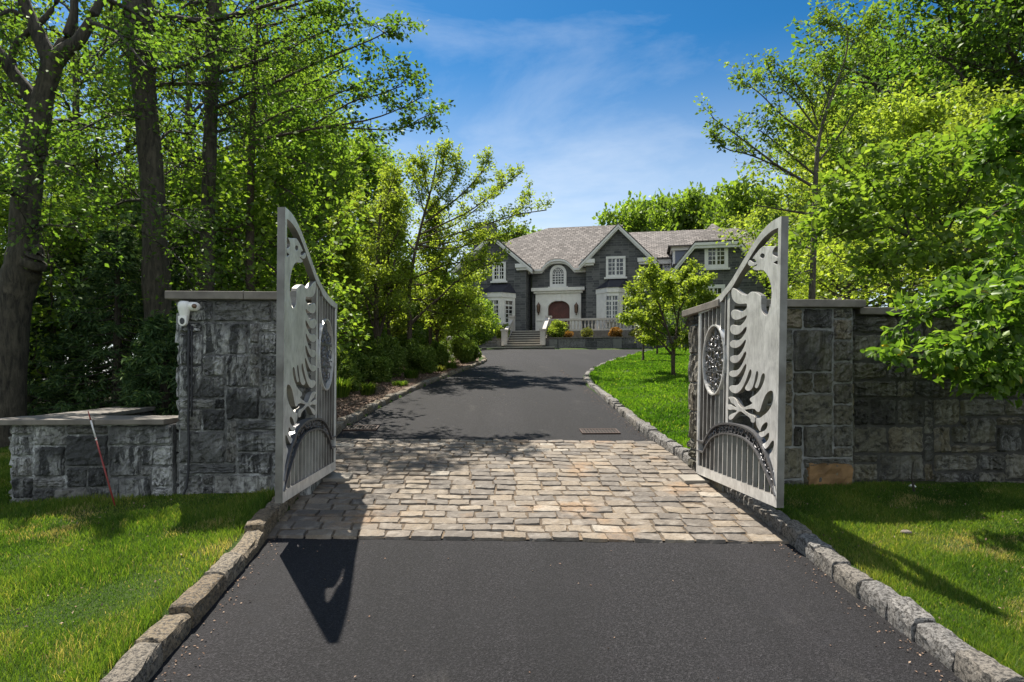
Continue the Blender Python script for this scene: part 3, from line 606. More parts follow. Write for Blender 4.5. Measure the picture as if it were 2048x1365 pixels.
def strip(mb, A, B, th0, th1):
    """closed plate between polylines A and B"""
    n_ = min(len(A), len(B)); A = A[np.linspace(0, len(A) - 1, n_).astype(int)]; B = B[np.linspace(0, len(B) - 1, n_).astype(int)]
    for i in range(n_ - 1):
        P = [(B[i][0], B[i][1]), (B[i + 1][0], B[i + 1][1]), (A[i + 1][0], A[i + 1][1]), (A[i][0], A[i][1])]
        mb.add([(p[0], th0, p[1]) for p in P] + [(p[0], th1, p[1]) for p in P], [(0, 1, 2, 3), (7, 6, 5, 4), (0, 4, 5, 1), (2, 6, 7, 3)] + ([(0, 3, 7, 4)] if i == 0 else []) + ([(1, 5, 6, 2)] if i == n_ - 2 else []))
def offs(P, d):
    T = np.gradient(P, axis=0); T /= np.linalg.norm(T, axis=1)[:, None]; return P + np.stack([-T[:, 1], T[:, 0]], 1) * d
def make_gate(side, label):
    """local frame: x along the leaf from the hinge, y thickness away from the drive face, z up; side=+1 right, -1 left"""
    e = empty('gate_leaf', (XG if side > 0 else -1.645, YH if side > 0 else YO + .13 + WG, ZB if side > 0 else ZB + .055), label, 'gate', 'pair of open metal gate leaves')
    e.rotation_euler = (0, R(1.0 if side > 0 else .5), 0)
    # map local (s, t, z) to world offsets: s -> -Y, t -> +X*side
    def W(mb):
        mb.v = [np.stack([v_[:, 1] * side, -v_[:, 0], v_[:, 2]], 1) for v_ in mb.v]; return mb
    def put(mb, name, mat='metal', **k):
        o = W(mb).build(name, M[mat], e, fixn=True, **k)
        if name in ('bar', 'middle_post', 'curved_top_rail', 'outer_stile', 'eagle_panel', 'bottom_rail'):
            # leaf-parallel faces brushed bright; cut edges and sides duller, their shade put into the colour
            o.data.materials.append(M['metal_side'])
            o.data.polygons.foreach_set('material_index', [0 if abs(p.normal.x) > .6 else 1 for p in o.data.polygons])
        return o
    T = .065
    b = MB(); b.box((WG - .028, T / 2, HO / 2 - .002), (.056, T, HO - .004)); put(b, 'outer_stile')
    b = MB(); b.box((.02, T / 2, HH / 2 - .03), (.055, T, HH - .06)); put(b, 'hinge_stile', bevel=.003)
    b = MB(); b.box((WG / 2 - .01, T / 2, RH / 2), (WG - .085, T - .004, RH)); put(b, 'bottom_rail')
    b = MB(); strip(b, np.array(ro), np.array(ri), .001, T - .001); put(b, 'curved_top_rail')
    V, fs = eagle; b = MB(); b.add(np.stack([V[:, 0], V[:, 2] + TK / 2 + .004, V[:, 1]], 1), fs); put(b, 'eagle_panel')
    ctop = float(np.interp(CP0, np.array(ri)[:, 0], np.array(ri)[:, 1])); cbot = float(np.interp(CP0, np.array(ao)[:, 0], np.array(ao)[:, 1]))
    b = MB(); b.box(((CP0 + CP1) / 2, T / 2 + .008, (ctop + cbot) / 2), (CP1 - CP0, .05, ctop - cbot + .04)); put(b, 'middle_post')
    def inmed(s, z): return ((s - MC[0]) / MW) ** 2 + ((z - MC[1]) / MR) ** 2 < 1
    for s in sb:
        # lower bar under the arch
        za = float(np.interp(s, np.array(ai)[:, 0], np.array(ai)[:, 1])) if s > ai[0][0] else gl(3, [(145, 525)])[0][1]
        b = MB(); b.box((s, .03, (RH + za) / 2), (.013, .042, za - RH + .01)); put(b, 'bar')
        if s < CP0 - .03:
            zb_ = float(np.interp(s, np.array(ao)[:, 0], np.array(ao)[:, 1])) if s > ao[0][0] else gl(3, [(145, 395)])[0][1]
            ztp = float(np.interp(s, np.array(ri)[:, 0], np.array(ri)[:, 1])); segs = [(zb_ - .005, ztp + .01)]
            if abs(s - MC[0]) < MW:
                hh = MR * math.sqrt(1 - ((s - MC[0]) / MW) ** 2); segs = [(zb_ - .005, MC[1] - hh), (MC[1] + hh, ztp + .01)]
            b = MB()
            for a_, c_ in segs:
                b = MB(); b.box((s, .03, (a_ + c_) / 2), (.013, .042, c_ - a_)); put(b, 'bar')
    # arch band: two rims, filigree between them, and the short level piece by the hinge
    A = np.array(ao); B = np.array(ai)
    z1_ = gl(3, [(145, 395)])[0][1]; z2_ = gl(3, [(145, 525)])[0][1]
    b = MB(); strip(b, A, offs(A, -.020), -.012, .06); strip(b, offs(B, .016), B, -.012, .06)
    b.box((ao[0][0] / 2 + .02, .024, z1_), (ao[0][0] - .02, .07, .018)); b.box((ao[0][0] / 2 + .02, .024, z2_), (ao[0][0] - .02, .07, .018)); put(b, 'arch_rim', 'polished')
    b = MB(); nn = 60; Ar = A[np.linspace(0, len(A) - 1, nn).astype(int)]; Br = B[np.linspace(0, len(B) - 1, nn).astype(int)]; rg = np.random.default_rng(8)
    strip(b, Ar, Br, .040, .046); put(b, 'arch_backing', 'dark_iron')
    b = MB()
    for k in range(3, nn - 3, 2):
        m_ = (Ar[k] + Br[k]) / 2; w_ = np.linalg.norm(Ar[k] - Br[k]) * .36; ph = rg.random() * 6; turns = rg.choice([1, -1])
        t = np.linspace(0, 1, 12); rr = w_ * (1 - .75 * t); P = [(m_[0] + r_ * math.cos(ph + turns * 7 * q), .012 + rg.normal(0, .002), m_[1] + r_ * math.sin(ph + turns * 7 * q)) for q, r_ in zip(t, rr)]
        b.tube(P, .0065, 5)
        q = Ar[k] * .12 + Br[k] * .88; q2 = Ar[k + 1] * .9 + Br[k + 1] * .1; b.tube([(q[0], .016, q[1]), ((q[0] + q2[0]) / 2 + .012, .012, (q[1] + q2[1]) / 2), (q2[0], .016, q2[1])], .006, 5)
    put(b, 'arch_scrollwork', 'polished', smooth=True)
    # medallion with openwork crest
    def el(f_, n_=40): return np.array([(MC[0] + MW * f_ * math.cos(a), MC[1] + MR * f_ * math.sin(a)) for a in np.linspace(0, 2 * math.pi, n_ + 1)])
    b = MB(); strip(b, el(1.0), el(.955), -.006, .056); put(b, 'medallion_ring', 'metal', smooth=False)
    b = MB()
    for k in range(26):
        a_ = k * 2.399963; r_ = .86 * math.sqrt((k + .5) / 26); c_ = (MC[0] + MW * r_ * math.cos(a_), MC[1] + MR * r_ * math.sin(a_))
        sx = MW * rg.uniform(.13, .2); sz = MR * rg.uniform(.10, .15)
        t = np.linspace(0, 2 * math.pi, 11); b.tube([(c_[0] + sx * math.cos(q), .018 + rg.normal(0, .003), c_[1] + sz * math.sin(q)) for q in t], .0062, 5)
    for k in range(34):
        a_ = rg.random() * 6.28; r_ = .8 * math.sqrt(rg.random()); x_ = MC[0] + MW * r_ * math.cos(a_); z_ = MC[1] - MR * .1 + MR * r_ * math.sin(a_) * .85; d_ = rg.random() * 6.28
        b.tube([(x_, .02, z_), (x_ + .02 * math.cos(d_), .008, z_ + .02 * math.sin(d_)), (x_ + .045 * math.cos(d_ + .7), .02, z_ + .045 * math.sin(d_ + .7))], [.004, .011, .003], 5)
    b.box((MC[0], .022, MC[1]), (.022, .02, MR * 1.85)); b.box((MC[0], .022, MC[1] + MR * .28), (MW * 1.8, .02, .02)); b.box((MC[0], .022, MC[1] - MR * .32), (MW * 1.7, .02, .02))
    put(b, 'medallion_crest', 'polished', smooth=False)
    b = MB(); b.box((-.035, .05, .62), (.06, .09, .14)); put(b, 'latch_box', 'dark_iron', bevel=.008)
    # hinges and actuator bracket
    for z_ in (.10, HH * .47, HH - .22):
        b = MB(); b.tube([(-.022, .04, z_ - .045), (-.022, .04, z_ + .045)], .022, 10); b.box((-.03, .075, z_), (.03, .07, .03)); put(b, 'hinge', 'dark_iron')
    return e
make_gate(1, 'silver metal gate leaf with a half eagle cutout, right of the driveway'); make_gate(-1, 'silver metal gate leaf with a half eagle cutout, left of the driveway')
# ================================================================= HOUSE (local frame: u along the facade, n outward, z up)
PHI = R(14); HD = np.array([math.cos(PHI), -math.sin(PHI), 0]); HN = np.array([-math.sin(PHI), -math.cos(PHI), 0])
HO_ = on_y(1117, 668, 49.5); HZ0 = float(HO_[2])
def hp(px, py, d=0.0):
    """pixel -> (u, z) on the facade-parallel plane at outward offset d"""
    p = on_plane(px, py, HO_ + HN * d, HN) - HO_; return float(p @ HD), float(p[2])
def hu(px, d=0.0, py=600): return hp(px, py, d)[0]
def hz(px, py, d=0.0): return hp(px, py, d)[1]
house = empty('stone_house', HO_, 'large grey stone house with shingled roofs at the end of the driveway', 'house'); house.rotation_euler = (0, 0, -PHI)
# local coordinates (u, -n, z): outward is local -Y
class HB(MB):
    def wq(s, a, b, c, d, r=.5, sc_=1.0):
        """quad with metric UVs: a-b is the along-edge"""
        a, b, c, d = [np.array(k, float) for k in (a, b, c, d)]; U = b - a; L = np.linalg.norm(U); U = U / L; nrm = np.cross(U, d - a); nrm /= np.linalg.norm(nrm) + 1e-9; Vv = np.cross(nrm, U)
        off = (float(a @ U) , float(a @ Vv)); uv = [((float((p - a) @ U) + off[0]) * sc_, (float((p - a) @ Vv) + off[1]) * sc_) for p in (a, b, c, d)]
        s.add([a, b, c, d], [(0, 1, 2, 3)], r, [uv])
    def wp(s, P, r=.5):
        P = [np.array(k, float) for k in P]; a = P[0]; U = P[1] - a; U /= np.linalg.norm(U); nrm = np.cross(U, P[-1] - a); nrm /= np.linalg.norm(nrm); Vv = np.cross(nrm, U)
        s.add(P, [tuple(range(len(P)))], r, [[(float((p - a) @ U) + float(a @ U), float((p - a) @ Vv) + float(a @ Vv)) for p in P]])
    def wbox(s, u0, u1, n0, n1, z0, z1):
        f = -n1; k = -n0
        s.wq((u0, f, z0), (u1, f, z0), (u1, f, z1), (u0, f, z1)); s.wq((u1, k, z0), (u0, k, z0), (u0, k, z1), (u1, k, z1))
        s.wq((u1, f, z0), (u1, k, z0), (u1, k, z1), (u1, f, z1)); s.wq((u0, k, z0), (u0, f, z0), (u0, f, z1), (u0, k, z1)); s.wq((u0, f, z1), (u1, f, z1), (u1, k, z1), (u0, k, z1))
def bx(mb, u0, u1, n0, n1, z0, z1, r=.5): slab(mb, u0, u1, -n1, -n0, z0, z1, r)
dC, dL, dR, dF = 0.0, 1.3, 1.3, 3.4
uCL = hu(1053, dC); uCR = hu(1171, dC)
zE = hz(1080, 541, dC)                      # centre eave
base = -1.2
W = HB()
uL1 = hu(1052, dL); uLp = hu(984, dL); uL0 = 2 * uLp - uL1; zLe = hz(1050, 530, dL); zLp = zLe + (uL1 - uLp) * .86
uR0 = hu(1172, dR); uR1 = hu(1303, dR); uRp = (uR0 + uR1) / 2; zRe = hz(1172, 521, dR); zRp = hz(1232, 449, dR)
uF0 = hu(1337, dF); zFe = hz(1334, 552, dF); uFa = hu(1392, dF); uFb = hu(1474, dF); zFt = hz(1430, 487, dF); uF1 = uFa + uFb - uF0
# centre wall
W.wbox(uCL - .3, uCR + .3, -9, dC, base, zE)
def gable(u0, u1, up, ze, zp, d, back):
    W.wp([(u0, -d, base), (u1, -d, base), (u1, -d, ze), (up, -d, zp), (u0, -d, ze)])
    W.wq((u1, -d, base), (u1, back, base), (u1, back, ze), (u1, -d, ze)); W.wq((u0, back, base), (u0, -d, base), (u0, -d, ze), (u0, back, ze))
    W.wp([(u1, back, base), (u0, back, base), (u0, back, ze), (up, back, zp), (u1, back, ze)])
gable(uL0, uL1, uLp, zLe, zLp, dL, 10); gable(uR0, uR1, uRp, zRe, zRp - .3, dR, 10)
# link between right gable and far wing
zK = hz(1325, 517, .4); W.wbox(uR1 - .2, uF0 + 1.5, -8, .4, base, zK)
W.wp([(uF0, -dF, base), (uF1, -dF, base), (uF1, -dF, zFe), (uFb, -dF, zFt - .1), (uFa, -dF, zFt - .1), (uF0, -dF, zFe)])
W.wq((uF1, -dF, base), (uF1, 10, base), (uF1, 10, zFe), (uF1, -dF, zFe)); W.wq((uF0, 10, base), (uF0, -dF, base), (uF0, -dF, zFe), (uF0, 10, zFe))
W.wbox(uF1 - .2, uF1 + 5, -8, 1.0, base, zFe)
W.build('wall', M['house_stone'], house)
# chimney
C = HB(); uc = hu(964, -2); C.wbox(uc - .8, uc + .8, -4, -2.6, 4, hz(964, 447, -3)); ch = C.build('chimney', M['house_stone'], house)
# ---- roofs
def roof(name='roof'): return HB()
def plane_strip(rf, P, th=.12):
    P = [np.array(p, float) for p in P]; rf.wp(P); rf.wp([p - np.array([0, 0, th]) for p in P[::-1]])
    for a, b in zip(P, P[1:] + P[:1]): rf.wq(a - np.array([0, 0, th]), b - np.array([0, 0, th]), b, a)
rf = HB(); of, os_ = .45, .45
zr1 = hz(1097, 460, -6.5); uh = hu(1097, -6.5); zr2 = hz(1228, 447, -6.5)
zrm = (zr1 + zr2) / 2
# main slope, hipped at the left
_ua0, _ua1 = hu(1084, dC), hu(1149, dC); _um = (_ua0 + _ua1) / 2; _ra = (_ua1 - _ua0) / 2; _za = hz(1117, 519, .4); _sl = (zrm - zE) / (6.5 + of)
_arc = [(_um + _ra * q, zE + (_za - zE) * (1 - abs(q) ** 2.8) ** 1.15) for q in np.linspace(-1, 1, 21)]
plane_strip(rf, [(uCL - 1.2, -of, zE)] + [(a, -of + (b - zE) / _sl, b) for a, b in _arc] + [(uCR + 1.5, -of, zE), (uRp + .1, 6.5, zrm), (uh, 6.5, zrm), (uCL - 4.6, 3.1, zE + (zrm - zE) * .5)])
plane_strip(rf, [(uh, 6.5, zrm), (uRp + .1, 6.5, zrm), (uRp + .1, 14, zE), (uL0, 14, zE)])
plane_strip(rf, [(uh, 6.5, zrm), (uL0, 14, zE), (uL0 - 1.5, 9, zE), (uCL - 4.6, 3.1, zE + (zrm - zE) * .5)])
def gable_roof(u0, u1, up, ze, zp, d, back, drop=.35):
    sl = (zp - ze) / (up - u0); f = -d - .45
    plane_strip(rf, [(u0 - .5, back, ze - .5 * sl), (u0 - .5, f, ze - .5 * sl), (up, f, zp), (up, back, zp)][::-1])
    plane_strip(rf, [(u1 + .5, f, ze - .5 * sl), (u1 + .5, back, ze - .5 * sl), (up, back, zp), (up, f, zp)])
gable_roof(uL0, uL1, uLp, zLe + .15, zLp + .15, dL, 9); gable_roof(uR0, uR1, uRp, zRe + .15, zRp, dR, 9)
# lower ridge to the right of the gable
zk2 = hz(1345, 462, -6); plane_strip(rf, [(uR1 - 1.5, -.85, zK), (uF0 + 6, -.85, zK), (uF0 + 6, 6, zk2), (uR1 - 3.5, 6, zk2)])
plane_strip(rf, [(uR1 - 3.5, 6, zk2), (uF0 + 6, 6, zk2), (uF0 + 6, 12, zK), (uR1 - 3.5, 12, zK)])
# far wing: clipped gable
upk = hu(1443, dF - 2.6); zpk = hz(1443, 446, dF - 2.6); ff = -dF - .45; zft = zFt + .12; sF = (zft - zFe) / (uFa - uF0); e0 = uF0 - .6; z0_ = zFe - .6 * sF + .15
upk = (uFa + uFb) / 2
plane_strip(rf, [(uFa - .1, ff, zft), (uFb + .1, ff, zft), (upk, -dF + 2.6, zpk)])
plane_strip(rf, [(e0, ff, z0_), (uFa - .1, ff, zft), (upk, -dF + 2.6, zpk), (upk, 9, zpk), (e0, 9, z0_)])
plane_strip(rf, [(uFb + .1, ff, zft), (uF1 + .6, ff, z0_), (uF1 + .6, 9, z0_), (upk, 9, zpk), (upk, -dF + 2.6, zpk)])
zr9 = hz(1490, 455, -4); plane_strip(rf, [(upk, -1.6, zFe + .3), (uF1 + 5.4, -1.6, zFe + .3), (uF1 + 5.4, 5, zr9), (upk, 5, zr9)])
plane_strip(rf, [(upk, 5, zr9), (uF1 + 5.4, 5, zr9), (uF1 + 5.4, 11, zFe), (upk, 11, zFe)])
roofo = rf.build('roof', M['shingles'], house)
# hip-roofed oriel beside the far wing
ou0, ou1 = hu(1346, 2.2), hu(1390, 2.2); oz0 = hz(1350, 528, 2.2); oz1 = hz(1350, 502, 2.2); oz2 = hz(1350, 493, 2.2); ozp = hz(1375, 466, 0)
d_ = MB(); bx(d_, ou0, ou1, -3, 2.2, oz0, oz1); dm = d_.build('dormer', M['blue_siding'], house)
d_ = MB(); bx(d_, ou0 - .12, ou1, -3, 2.34, oz1, oz2); bx(d_, ou0 - .02, ou0 + .14, 2.2, 2.23, oz0, oz1); d_.build('dormer_cornice', M['white_trim'], dm)
d_ = HB(); A_ = (ou0 - .35, -2.6, oz2); B_ = (ou1 + .6, -2.6, oz2); P_ = ((ou0 + ou1) / 2 + .5, .2, ozp)
plane_strip(d_, [A_, B_, (P_[0] + 1.2, P_[1], ozp), P_], .08); plane_strip(d_, [(ou0 - .35, 4.5, oz2), A_, P_, (P_[0], 4.5, ozp)], .08); d_.build('dormer_roof', M['shingles'], dm)
# ---- trims: rakes, cornices
tr = MB()
def bar3(mb, a, b, h, th):
    """board from a to b (front top edge), height h down, thickness th back (+y)"""
    a = np.array(a, float); b = np.array(b, float); dz = np.array([0, 0, -h]); dy = np.array([0, th, 0])
    mb.hexa([a + dz, b + dz, b + dz + dy, a + dz + dy, a, b, b + dy, a + dy])
def rake(u0, u1, up, ze, zp, d):
    sl = (zp - ze) / (up - u0)
    for (h_, o1, th) in ((.16, .47, .12), (.30, .40, .36)):
        bar3(tr, (u0 - .5, -d - o1, ze - .5 * sl - .12), (up, -d - o1, zp - .12), h_, th); bar3(tr, (up, -d - o1, zp - .12), (u1 + .5, -d - o1, ze - .5 * sl - .12), h_, th)
def ret(ua, ub, d, z, h=.28):
    bx(tr, ua, ub, d - .3, d + .42, z - h, z); bx(tr, ua + .08, ub - .08, d - .3, d + .30, z - h - .16, z - h - .003)
rake(uL0, uL1, uLp, zLe + .15, zLp + .15, dL); rake(uR0, uR1, uRp, zRe + .15, zRp, dR)
ret(hu(1032, dL), uL1 + .35, dL, zLe + .02); ret(uR0 - .3, hu(1190, dR), dR, zRe + .02); ret(hu(1275, dR), uR1 + .35, dR, zRe - .02)
# centre cornice with the arched eyebrow
ua0, ua1 = hu(1084, dC), hu(1149, dC); uam = (ua0 + ua1) / 2; ra = (ua1 - ua0) / 2; zap = hz(1117, 519, .4)
arc = [(uam + ra * q, zE + (zap - zE) * (1 - abs(q) ** 2.8) ** 1.15) for q in np.linspace(-1, 1, 21)]
path = [(uCL - .4, zE)] + arc + [(uCR + .3, zE)]
for (a, b), (c_, d2) in zip(path[:-1], path[1:]):
    bar3(tr, (a, -.50, b), (c_, -.50, d2), .15, .3); bar3(tr, (a, -.36, b - .13), (c_, -.36, d2 - .13), .15, .36)
trim = tr.build('cornice', M['white_trim'], house)
ey = HB()
for (a, b), (c_, d2) in zip(arc[:-1], arc[1:]): ey.wq((a, -.52, b + .02), (c_, -.52, d2 + .02), (c_, 4.2, d2 + .02), (a, 4.2, b + .02))
ey.build('eyebrow_roof', M['shingles'], house)
ew = HB(); ew.wp([(a, .001 - .002, b) for a, b in arc]); ew.build('eyebrow_wall', M['house_stone'], house)
# far wing trim
t2 = MB()
for (h_, o1, th) in ((.18, .47, .12), (.36, .40, .36)):
    bar3(t2, (e0, -dF - o1, z0_ - .12), (uFa - .1, -dF - o1, zft - .12), h_, th); bar3(t2, (uFa - .1, -dF - o1, zft - .12), (uFb + .1, -dF - o1, zft - .12), h_, th); bar3(t2, (uFb + .1, -dF - o1, zft - .12), (uF1 + .6, -dF - o1, z0_ - .12), h_, th)
t2.build('rake_board', M['white_trim'], house)
t2 = MB(); bx(t2, uF0 - .3, hu(1355, dF), dF - .3, dF + .4, zFe - .3, zFe - .02); t2.build('cornice_return', M['white_trim'], house)
t2 = MB(); bx(t2, uR1, uF0 + .3, .4, .75, zK - .45, zK - .13); t2.build('eaves_board', M['white_trim'], house)
# downpipe
dp = MB(); ud = hu(1051.5, dL) + .12; bx(dp, ud, ud + .16, .02, .16, base, zE - .3); dp.build('downpipe', M['lens_black'], house)
# ---- windows
def window(px0, px1, py0, py1, d, nx, ny, casements=2, arched=False, border=.12, name='window', upper=None, parent=None, surround=.0, loc=None):
    if loc is None:
        u0, z1 = hp(px0, py0, d); u1 = hu(px1, d); z0 = hz((px0 + px1) / 2, py1, d)
    else: u0, u1, z0, z1 = loc
    fr = MB(); b = border; um = (u0 + u1) / 2; ru = (u1 - u0) / 2
    spring = z1 - ru if arched else z1
    bx(fr, u0, u0 + b, d - .02, d + .10, z0, spring); bx(fr, u1 - b, u1, d - .02, d + .10, z0, spring); bx(fr, u0 + b + .002, u1 - b - .002, d - .02, d + .09, z0, z0 + b)
    bx(fr, u0 - .12, u1 + .12, d - .02, d + .20, z0 - .13, z0 - .003)
    if not arched: bx(fr, u0, u1, d - .02, d + .12, z1 + .003, z1 + b)
    else:
        an = np.linspace(0, math.pi, 17)
        for a, c_ in zip(an[:-1], an[1:]):
            P = [(um + ru * math.cos(a), spring + ru * math.sin(a)), (um + ru * math.cos(c_), spring + ru * math.sin(c_)), (um + (ru - b) * math.cos(c_), spring + (ru - b) * math.sin(c_)), (um + (ru - b) * math.cos(a), spring + (ru - b) * math.sin(a))]
            fr.hexa([(p[0], -d - .10, p[1]) for p in P] + [(p[0], -d + .02, p[1]) for p in P])
    w = fr.build('window', M['white_trim'], parent or house, fixn=True); w.name = name
    g = MB()
    if arched:
        P = [(u0 + b, z0 + b), (u1 - b, z0 + b)] + [(um + (ru - b) * math.cos(a), spring + (ru - b) * math.sin(a)) for a in np.linspace(0, math.pi, 17)]
        g.add([(p[0], -d - .03, p[1]) for p in P], [tuple(range(len(P)))])
    else: g.quad((u0 + b, -d - .03, z0 + b), (u1 - b, -d - .03, z0 + b), (u1 - b, -d - .03, z1), (u0 + b, -d - .03, z1))
    g.build('glass', M['glass'], w)
    mu = MB(); iu0, iu1, iz0, iz1 = u0 + b, u1 - b, z0 + b, (z1 if not arched else spring + ru * .2)
    tot = nx * casements
    for k in range(1, tot):
        u = iu0 + (iu1 - iu0) * k / tot; hw = .065 if k % nx == 0 and casements > 1 else .022
        bx(mu, u - hw, u + hw, d + .032, d + .07, iz0, iz1)
    for k in range(1, ny):
        z = iz0 + (iz1 - iz0) * k / ny; hw = .022
        if upper and k == upper: hw = .06
        bx(mu, iu0, iu1, d + .034, d + .066, z - hw, z + hw)
    if arched:
        mu.tube([(um + (ru - b) * .99 * math.cos(a), -d - .05, spring + (ru - b) * .99 * math.sin(a)) for a in np.linspace(0, math.pi, 13)], .02, 4)
        for k in range(5):
            cu_ = iu0 + (iu1 - iu0) * (k + .5) / 5
            for rr in (.42,): mu.tube([(cu_ + rr * (iu1 - iu0) * math.cos(a), -d - .05, spring - .1 + rr * 2.4 * (iu1 - iu0) * .5 * math.sin(a)) for a in np.linspace(.15, math.pi - .15, 9) if iu0 < cu_ + rr * (iu1 - iu0) * math.cos(a) < iu1], .018, 4)
    mu.build('muntins', M['white_trim'], w, fixn=True); return w
window(1212, 1251, 519, 555, dR + .004, 2, 4, border=.17)
window(985, 1012, 530, 563, dL + .004, 2, 4, border=.17)
window(1100, 1133, 531, 574, dC + .004, 4, 5, 1, True, .20)
window(1409, 1456, 496, 537, dF + .004, 2, 4, border=.24)
window(1325, 1343, 521, 540, .404, 2, 3, 1, border=.12)
window(1404, 1450, 578, 640, dF + .004, 2, 5, border=.24)
# ---- entrance portal
po = MB(); pu0, pz1 = hp(1071, 588, .35); pu1 = hu(1162, .35); dz0 = 0.0; du0 = hu(1096, .35); du1 = hu(1139.5, .35); dzs = hz(1117, 601.5, .35); um = (du0 + du1) / 2; rr = (du1 - du0) / 2; spr = dzs - rr * .72
N_ = 16; arcp = [(um - rr * math.cos(a), spr + rr * .72 * math.sin(a)) for a in np.linspace(0, math.pi, N_ + 1)]
def pfront(d0, d1, P): po.prism([(p[0], -d1, p[1]) for p in P], (0, d1 - d0, 0))
pfront(.02, .35, [(pu0, -.1), (du0, -.1), (du0, pz1), (pu0, pz1)]); pfront(.02, .35, [(du1, -.1), (pu1, -.1), (pu1, pz1), (du1, pz1)])
for (a, b), (c_, d2) in zip(arcp[:-1], arcp[1:]): pfront(.02, .35, [(a, b), (c_, d2), (c_, pz1), (a, pz1)])
bx(po, pu0 - .12, pu1 + .12, .02, .48, pz1 + .003, pz1 + .16); bx(po, pu0 - .28, pu1 + .28, .02, .62, pz1 + .163, pz1 + .40)
for (a, b), (c_, d2) in zip(arcp[:-1], arcp[1:]):
    k = 1.16; A1 = (um + (a - um) * k, spr + (b - spr) * k); B1 = (um + (c_ - um) * k, spr + (d2 - spr) * k)
    po.prism([(a, -.42, b), (c_, -.42, d2), (B1[0], -.42, B1[1]), (A1[0], -.42, A1[1])], (0, .08, 0))
for s_ in (-1, 1): 
    q0 = um + s_ * rr; q1 = um + s_ * rr * 1.16; bx(po, min(q0, q1), max(q0, q1), .34, .42, -.1, spr)
bx(po, um - .16, um + .16, .34, .47, dzs - .05, dzs + .45)
bx(po, pu0 + .05, du0 - .35, .35, .40, .95, 1.03); bx(po, du1 + .35, pu1 - .05, .35, .40, .95, 1.03)
port = po.build('portal', M['limestone'], house, fixn=True)
do = MB(); do.prism([(du0, -.06, -.1), (du1, -.06, -.1)] + [(p[0], -.06, p[1]) for p in arcp[::-1]], (0, .05, 0)); 
for k in range(1, 8): u = du0 + (du1 - du0) * k / 8; bx(do, u - .012, u + .012, .06, .075, -.1, spr + rr * .2)
dd = do.build('door', M['door_wood'], house, fixn=True); k = MB(); k.tube([(um + .1, -.12, 1.0), (um + .1, -.12, 1.25)], .02, 6); k.build('handle', M['brass'], dd)
for px in (1077, 1152.5):
    uu = hu(px, .6); zz = hz(px, 618, .6); L_ = MB(); L_.lathe((uu, -.6, zz), [(.02, -.48), (.06, -.40), (.04, -.34), (.12, -.25), (.15, .18), (.17, .20), (.11, .32), (.04, .42), (.02, .48)], 6); L_.box((uu, -.45, zz - .1), (.12, .3, .3)); L_.build('wall_lantern', M['brass'], house)
# ---- bay windows
def bay(pa, pb, pxw0, pxw1, pyt, pywt, pywb, d0, side_l, side_r):
    dep = .9; uA = hu(pa, d0 + dep * .5); uB = hu(pb, d0 + dep * .5); ch = .85; zt_ = hz((pa + pb) / 2, pyt, d0 + dep)
    prof_ = [(uA, d0), (uA + ch, d0 + dep), (uB - ch, d0 + dep), (uB, d0)]
    b = MB(); b.prism([(u, -d, base) for u, d in prof_], (0, 0, zt_ - base - .35)); 
    b.prism([((uA + uB) / 2 + (u - (uA + uB) / 2) * 1.04, -d0 - (d - d0) * 1.1, zt_ - .347) for u, d in prof_], (0, 0, .35)); o = b.build('bay_window', M['limestone'], house, fixn=True)
    c = MB(); cpt = [((uA + uB) / 2 + (u - (uA + uB) / 2) * 1.08, -d0 - (d - d0) * 1.18, zt_) for u, d in prof_]; top = [((uA + uB) / 2 + (u - (uA + uB) / 2) * .72, -d0 + .01, zt_ + .75) for u, d in prof_]
    c.add(cpt + [top[0], top[1], top[2], top[3]], [(0, 1, 5, 4), (1, 2, 6, 5), (2, 3, 7, 6)]); c.build('bay_roof', M['copper_dark'], o)
    dw = d0 + dep + .004; w = window(pxw0, pxw1, pywt, pywb, dw, 2, 5, upper=4, border=.05, parent=o)
    # side lights on the splayed faces
    for (uu, ang, on) in ((uA + ch / 2, 1, side_l), (uB - ch / 2, -1, side_r)):
        if not on: continue
        zb_, zt2 = hz((pxw0 + pxw1) / 2, pywb, dw), hz((pxw0 + pxw1) / 2, pywt, dw)
        w2 = window(0, 0, 0, 0, 0, 2, 5, 1, border=.05, upper=4, parent=o, loc=(-.36, .36, zb_, zt2)); w2.location = (uu, -(d0 + dep / 2) - .01, 0); w2.rotation_euler = (0, 0, -ang * math.atan2(dep, ch))
    return o
bay(1192, 1262, 1211.5, 1236.5, 575, 593, 642, dR, False, True); bay(956, 1028, 977, 998, 585, 602, 646, dL, True, True)
